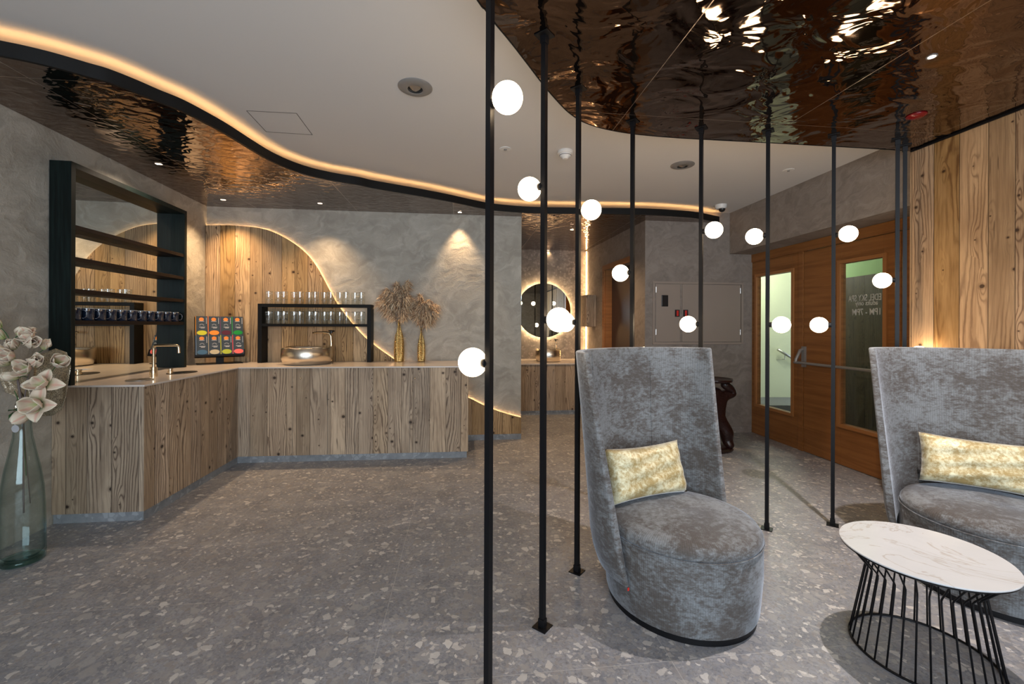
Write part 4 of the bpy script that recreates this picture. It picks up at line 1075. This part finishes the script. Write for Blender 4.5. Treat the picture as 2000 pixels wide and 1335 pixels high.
bm = B(); lathe(bm, [(0, 0), (0.21, 0), (0.225, 0.02), (0.20, 0.035), (0, 0.035)], 32, False, sy=0.7); obj('foot_base', bm, 'statue', st, smooth=True, ang=50)

# ================================================================== GLASS FLOOR VASE WITH FLOWERS
VP = Vector((-2.775, 2.47)); VH = 0.835
vz = thing('floor_vase', 'tall pale green glass floor vase at the left edge beside the bar', 'vase', (VP.x, VP.y, 0))
prof = [(0, 0.004), (0.084, 0.0), (0.094, 0.01), (0.096, 0.05), (0.094, 0.15), (0.092, 0.30), (0.086, 0.42), (0.074, 0.52), (0.056, 0.62), (0.041, 0.71), (0.036, 0.77), (0.037, 0.81), (0.040, VH)]
bm = B(); lathe(bm, prof+[(0.037, VH+0.002), (0.033, 0.80), (0.032, 0.76), (0.037, 0.70), (0.052, 0.615), (0.070, 0.515), (0.082, 0.415), (0.088, 0.30), (0.090, 0.06), (0.07, 0.035), (0, 0.03)], 48, False); obj('body', bm, 'vase_glass', vz, smooth=True)
bm = B(); lathe(bm, [(0, 0.006), (0.082, 0.004), (0.0895, 0.012), (0.0885, 0.028), (0.06, 0.030), (0, 0.026)], 40, False); obj('thick_base', bm, 'vase_base', vz, smooth=True)
bm = B(); xf(disc_y(bm, 0.021, -0.002, 0.0, 24), Matrix.Translation((0.012, -0.046, 0.765))); tg = obj('paper_tag', bm, 'tag', vz); tg['label'] = 'small round grey paper tag hanging at the neck'

def petal_add(bm, base_m, length, width, curl, lay, tone=0.0):
    N, W = 8, 4; vs = []
    for i in range(N+1):
        s = i/N; w_ = width*math.sin(math.pi*min(1, s*0.93+0.045))**0.75; row = []
        a_ = curl*s; x = length*(math.sin(a_)/curl if curl else s); z = length*((1-math.cos(a_))/curl if curl else 0)
        for j in range(W+1):
            q = -1+2*j/W; v = bm.verts.new(base_m @ Vector((x, q*w_*0.5, -z+abs(q)**2*w_*0.22+0.002*math.sin(9*s+2*q))))
            v[lay] = Vector((s, abs(q), tone, 1)); row.append(v)
        vs.append(row)
    for i in range(N):
        for j in range(W): bm.faces.new((vs[i][j], vs[i+1][j], vs[i+1][j+1], vs[i][j+1]))
def blossom(parent, loc_, axis, size, n, openness, seed, name='blossom'):
    rnd = random.Random(seed); bm = B(); lay = bm.verts.layers.float_color.new('Col')
    zq = Vector(axis).normalized().to_track_quat('Z', 'Y').to_matrix().to_4x4()
    for i in range(n):
        a_ = 2*math.pi*i/n+rnd.uniform(-0.15, 0.15); op = openness*(0.85+0.3*rnd.random())*(0.75 if i % 2 else 1.0)
        m_ = zq @ Matrix.Rotation(a_, 4, 'Z') @ Matrix.Translation((0.004, 0, 0)) @ Matrix.Rotation(-(math.pi/2-op), 4, 'Y')
        petal_add(bm, m_, size*(0.85+0.3*rnd.random()), size*(0.66+0.12*rnd.random()), (0.75*op if openness > 0.9 and i % 2 == 0 else -0.75), lay)
    me = bpy.data.meshes.new(name); bm.to_mesh(me); bm.free(); me.materials.append(M['petal'])
    me.polygons.foreach_set('use_smooth', [True]*len(me.polygons))
    o = bpy.data.objects.new(name, me); C.objects.link(o); o.parent = parent; o.location = loc_
    so = o.modifiers.new('thick', 'SOLIDIFY'); so.thickness = 0.0012
    return o
def bud(parent, loc_, axis, size): return blossom(parent, loc_, axis, size, 4, 0.16, int(loc_[0]*999) % 97, 'bud')
neck = Vector((VP.x, VP.y, VH))
def branch(label, foot, tip_px, Yt, flowers, seed, group, th=0.006):
    """flowers: (px, py, dY, kind, axis, size)"""
    t_ = thing('lily_branch', label, 'flower', neck-Vector((0, 0, 0)), 0, group)
    tip = P(*tip_px, Yt)-neck
    path = [Vector(foot), Vector((foot[0]*0.2, foot[1]*0.2, -0.1)), Vector((tip.x*0.12, tip.y*0.12, 0.05)), tip*0.45+Vector((0, 0, 0.02)), tip*0.8, tip]
    path = [Vector(q) for q in smooth_curve([tuple(q) for q in path], 5)]
    bm = B(); tube(bm, path, th, 7, radii=[th*0.45 if q.z < 0.0 else th*(1-0.5*i/len(path)) for i, q in enumerate(path)]); obj('stem', bm, ['branch'], t_, smooth=True)
    for (fx, fy, dy, kd, ax, sz) in flowers:
        q = P(fx, fy, VP.y+dy)-neck
        best = min(path, key=lambda p_: (p_-q).length+max(0, q.z-p_.z-0.02)*0.2)
        bm = B(); tube(bm, [best, (best+q)/2+Vector((0, 0, 0.01)), q], 0.0022, 5); obj('stalk', bm, 'stem', t_)
        if kd == 'b': bud(t_, q, ax, sz)
        else: blossom(t_, q, ax, sz*(1.0 if kd == 'f' else 1.2), 8 if kd == 'f' else 6, {'f': 1.0, 'h': 0.85, 'c': 0.58}[kd], int(fx*7+fy))
GRP = 'artificial lily branches in the floor vase'
branch('tall cream and pink lily branch at the left of the floor vase', (0.03, -0.02, -0.55), (22, 668), VP.y-0.03,
       [(38, 655, -0.02, 'b', (0.5, -0.4, 0.8), 0.055), (30, 680, -0.05, 'c', (0.3, -0.6, 0.5), 0.068), (52, 672, -0.06, 'c', (1, -0.4, 0.3), 0.075), (12, 690, -0.07, 'h', (-0.3, -1, 0.4), 0.068),
        (8, 662, 0, 'c', (-0.6, -0.3, 0.8), 0.061), (18, 712, -0.06, 'c', (-0.2, -0.8, 0.6), 0.066), (60, 664, -0.04, 'h', (0.2, -0.8, 0.7), 0.062), (28, 698, -0.10, 'h', (0.1, -1, 0.3), 0.066), (2, 640, -0.02, 'c', (-0.3, -0.6, 0.7), 0.062), (50, 648, 0.0, 'b', (0.9, -0.2, 0.15), 0.066)], 1, GRP, 0.008)
branch('lily branch with half-open blossoms in the middle of the floor vase', (-0.02, 0.02, -0.5), (60, 705), VP.y+0.02,
       [(56, 722, -0.05, 'h', (0.3, -1, 0.3), 0.068), (72, 705, -0.03, 'b', (0.3, -0.3, 0.9), 0.049), (86, 682, 0.0, 'b', (0.5, -0.2, 0.8), 0.064), (62, 712, -0.04, 'c', (0.9, -0.5, 0.5), 0.077), (36, 738, -0.05, 'c', (-0.5, -1, 0.4), 0.061)], 2, GRP, 0.005)
branch('lily branch with two wide open pale blossoms on the right of the floor vase', (0.0, 0.04, -0.52), (92, 742), VP.y-0.04,
       [(88, 752, -0.09, 'f', (0.25, -1, 0.45), 0.093), (80, 790, -0.12, 'f', (0.2, -1, 0.1), 0.107), (112, 712, 0.02, 'h', (0.9, -0.5, 0.45), 0.077), (62, 802, -0.08, 'c', (-0.4, -0.8, -0.5), 0.077)], 3, GRP, 0.005)
def glitter_leaf(label, outline, Y, foot):
    t_ = thing('glitter_leaf', label, 'leaf', neck)
    pts = [P(x, y, Y)-neck for x, y in outline]; c = sum(pts, Vector())/len(pts)
    bm = B(); rings = []
    for k_, s in enumerate((1.0, 0.8, 0.55, 0.3)):
        rings.append([bm.verts.new(c+(p_-c)*s+Vector((0, 0.03*(1-s*s)+0.008*math.sin(i*1.3+k_), 0))) for i, p_ in enumerate(pts)])
    n = len(pts)
    for a_, b_ in zip(rings, rings[1:]):
        for i in range(n): bm.faces.new((a_[i], a_[(i+1) % n], b_[(i+1) % n], b_[i]))
    cv = bm.verts.new(c+Vector((0, 0.032, 0)))
    for i in range(n): bm.faces.new((rings[-1][i], rings[-1][(i+1) % n], cv))
    o = obj('blade', bm, 'glitter', t_, smooth=True); so = o.modifiers.new('thick', 'SOLIDIFY'); so.thickness = 0.0015
    bm = B(); tube(bm, [Vector((foot, 0.01, -0.35)), Vector((0, 0, -0.02)), pts[0].lerp(c, 0.2), c], 0.002, 5); obj('stalk', bm, 'stem', t_)
glitter_leaf('round glittery gold leaf spreading right above the floor vase', [(62, 800), (66, 770), (64, 735), (70, 700), (84, 690), (108, 680), (128, 688), (138, 715), (136, 745), (131, 775), (120, 800), (100, 812), (80, 812)], VP.y+0.07, 0.01)
glitter_leaf('glittery gold leaf hanging left above the floor vase', [(45, 805), (48, 790), (30, 775), (12, 765), (4, 745), (-8, 730), (-12, 705), (6, 700), (25, 712), (38, 725), (50, 745), (56, 770), (58, 795), (50, 806), (30, 806), (24, 800), (26, 790)], VP.y+0.04, -0.01)
bm = B(); lay = None
for q_, ax_ in (((0.06, -0.05, 0.03), (1, -0.4, 0.1)), ((-0.05, 0.0, 0.02), (-1, 0.2, 0.2)), ((0.02, -0.04, 0.01), (0.4, -1, 0))):
    a_ = Vector(ax_).normalized(); s_ = a_.cross(Vector((0, 0, 1))).normalized()
    pts = [Vector((0, 0, 0))+a_*x+s_*y+Vector((0, 0, z)) for x, y, z in ((0, 0, 0), (0.04, 0.022, 0.01), (0.08, 0.018, 0.0), (0.115, 0, -0.02), (0.08, -0.018, 0.0), (0.04, -0.022, 0.01))]
    vs = [bm.verts.new(p_) for p_ in pts]; mv = bm.verts.new(a_*0.05+Vector((0, 0, 0.002)))
    for i in range(6): bm.faces.new((vs[i], vs[(i+1) % 6], mv))
o = obj('green_leaves', bm, 'stem', None, smooth=True); o.location = neck+Vector((0, 0, 0.012)); so = o.modifiers.new('thick', 'SOLIDIFY'); so.thickness = 0.001
tag(o, 'dark green leaves collected at the mouth of the floor vase', 'leaf')

# ================================================================== CEILING FITTINGS
def ceil_thing(name, lab, cat, px, py, z=WHITE):
    p = at_z(px, py, z); return thing(name, lab, cat, (p.x, p.y, z-0.0005)), p
for px, py, lab in ((811, 170, 'large round grey ceiling speaker on the white ceiling, left and nearest'), (1333, 322, 'round grey ceiling speaker between the fourth and fifth poles')):
    t_, p = ceil_thing('ceiling_speaker', lab, 'ceiling speaker', px, py)
    bm = B(); lathe(bm, [(0.045, -0.014), (0.048, -0.016), (0.095, -0.008), (0.102, -0.003), (0.102, 0), (0.045, 0)], 48, False); obj('ring', bm, 'grey_metal', t_, smooth=True, ang=50)
    bm = B(); lathe(bm, [(0, -0.022), (0.012, -0.02), (0.034, -0.003), (0.044, -0.002), (0.044, 0), (0, 0)], 32, False); obj('cone', bm, 'steel', t_, smooth=True, ang=50)
for px, py, lab in ((987, 290.5, 'small flat white sprinkler cover left of the smoke detector'), (1540, 332, 'small flat white sprinkler cover near the sixth pole')):
    t_, p = ceil_thing('sprinkler_cover', lab, 'sprinkler', px, py)
    bm = B(); lathe(bm, [(0.014, -0.006), (0.046, -0.004), (0.048, 0), (0, 0), (0, -0.003), (0.012, -0.004)], 32, False); obj('cover', bm, 'white_plastic', t_, smooth=True, ang=50)
    bm = B(); lathe(bm, [(0, -0.012), (0.010, -0.012), (0.010, -0.004), (0, -0.004)], 16, False); obj('nozzle', bm, 'grey_metal', t_, smooth=True, ang=50)
t_, p = ceil_thing('smoke_detector', 'white smoke detector on the ceiling between the second and third poles', 'smoke detector', 1104, 295)
bm = B(); lathe(bm, [(0, 0), (0.062, 0), (0.064, -0.02), (0.058, -0.026), (0, -0.026)], 40, False); obj('base', bm, 'white_plastic', t_, smooth=True, ang=40)
bm = B(); lathe(bm, [(0, -0.0262), (0.05, -0.0262), (0.046, -0.042), (0.03, -0.054), (0.022, -0.064), (0, -0.066)], 40, False); h_ = obj('sensor_head', bm, 'white_plastic', t_, smooth=True, ang=40)
bm = B(); tube(bm, [(0.047*math.cos(a*math.pi/20), 0.047*math.sin(a*math.pi/20), -0.037) for a in range(40)], 0.0022, 5, closed=True); obj('vent_slot', bm, 'dark_plastic', h_)
t_, p = ceil_thing('dome_camera', 'white security dome camera at the far end of the ceiling', 'security camera', 1408, 400)
bm = B(); lathe(bm, [(0, 0), (0.066, 0), (0.064, -0.03), (0.052, -0.048), (0, -0.048)], 32, False); obj('housing', bm, 'white_plastic', t_, smooth=True, ang=40)
bm = B(); sphere(bm, (0.008, -0.012, -0.05), 0.037, 24, 14); obj('dome', bm, 'dark_plastic', t_, smooth=True)
# access hatch outline
cs = [at_z(x, y, WHITE-0.002) for x, y in ((481.5, 216.5), (579, 221.5), (610, 263.5), (520, 257.5))]
bm = B()
for i in range(4):
    a_, b_ = cs[i], cs[(i+1) % 4]; t = (b_-a_).normalized(); n = Vector((-t.y, t.x, 0))*0.0018
    prism(bm, [(a_+n).xy, (b_+n).xy, (b_-n).xy, (a_-n).xy], WHITE-0.0015, WHITE-0.0003)
tag(obj('ceiling_hatch', bm, 'groove'), 'flush square access hatch outlined on the white ceiling at left', 'access hatch')
# recessed spots in the bronze canopies
COOL = (1.0, 0.90, 0.84); MIDW = (1.0, 0.78, 0.58)
spots = [(310, 319.5, 'small square recessed spot above the mirror shelf', 38, 150, MIDW), (436, 389.5, 'small square recessed spot in the bronze canopy nearest the corner', 95, 104, WARM),
         (625, 396.5, 'small square recessed spot above the glass rack', 62, 98, WARM), (898, 414, 'small square recessed spot close to the wall right of the gold vases', 60, 72, WARM),
         (1117, 448, 'small recessed spot in the recess canopy, nearer of two', 110, 130, WARM), (1070, 488.5, 'small recessed spot in the recess canopy, farther of two', 45, 120, WARM),
         (1820, 110, 'small round recessed spot in the bronze canopy at upper right', 215, 112, COOL)]
for px, py, lab, pw, an, sc_ in spots:
    p = at_z(px, py, CEIL); t_ = thing('recessed_spot', lab, 'spotlight', (p.x, p.y, CEIL-0.0005), wa, 'recessed ceiling spots')
    bm = B(); lathe(bm, [(0.016, 0), (0.022, 0), (0.022, -0.003), (0.016, -0.003)], 24, False) if px == 1820 else box(bm, -0.024, 0.024, -0.017, 0.017, -0.002, 0); obj('trim_ring', bm, 'grey_metal', t_)
    bm = B(); lathe(bm, [(0, -0.001), (0.0155, -0.001), (0.0155, -0.003), (0, -0.003)], 24, False) if px == 1820 else box(bm, -0.02, 0.02, -0.012, 0.012, -0.0035, -0.002); obj('lens', bm, 'spot_lens', t_)
    spot_light('spot_'+str(px), (p.x, p.y, CEIL-0.012), pw, an, sc_, 0.9, 0.02)
p = at_z(1790, 225, CEIL); bm = B(); lathe(bm, [(0, -0.018), (0.03, -0.016), (0.05, -0.006), (0.052, 0), (0, 0)], 32, False); o = obj('alarm_beacon', bm, plain('dark_red_plastic', (0.16, 0.004, 0.006), 0.2), smooth=True)
o.location = (p.x, p.y, CEIL-0.0005); tag(o, 'dark red alarm beacon under the bronze canopy at upper right', 'alarm')
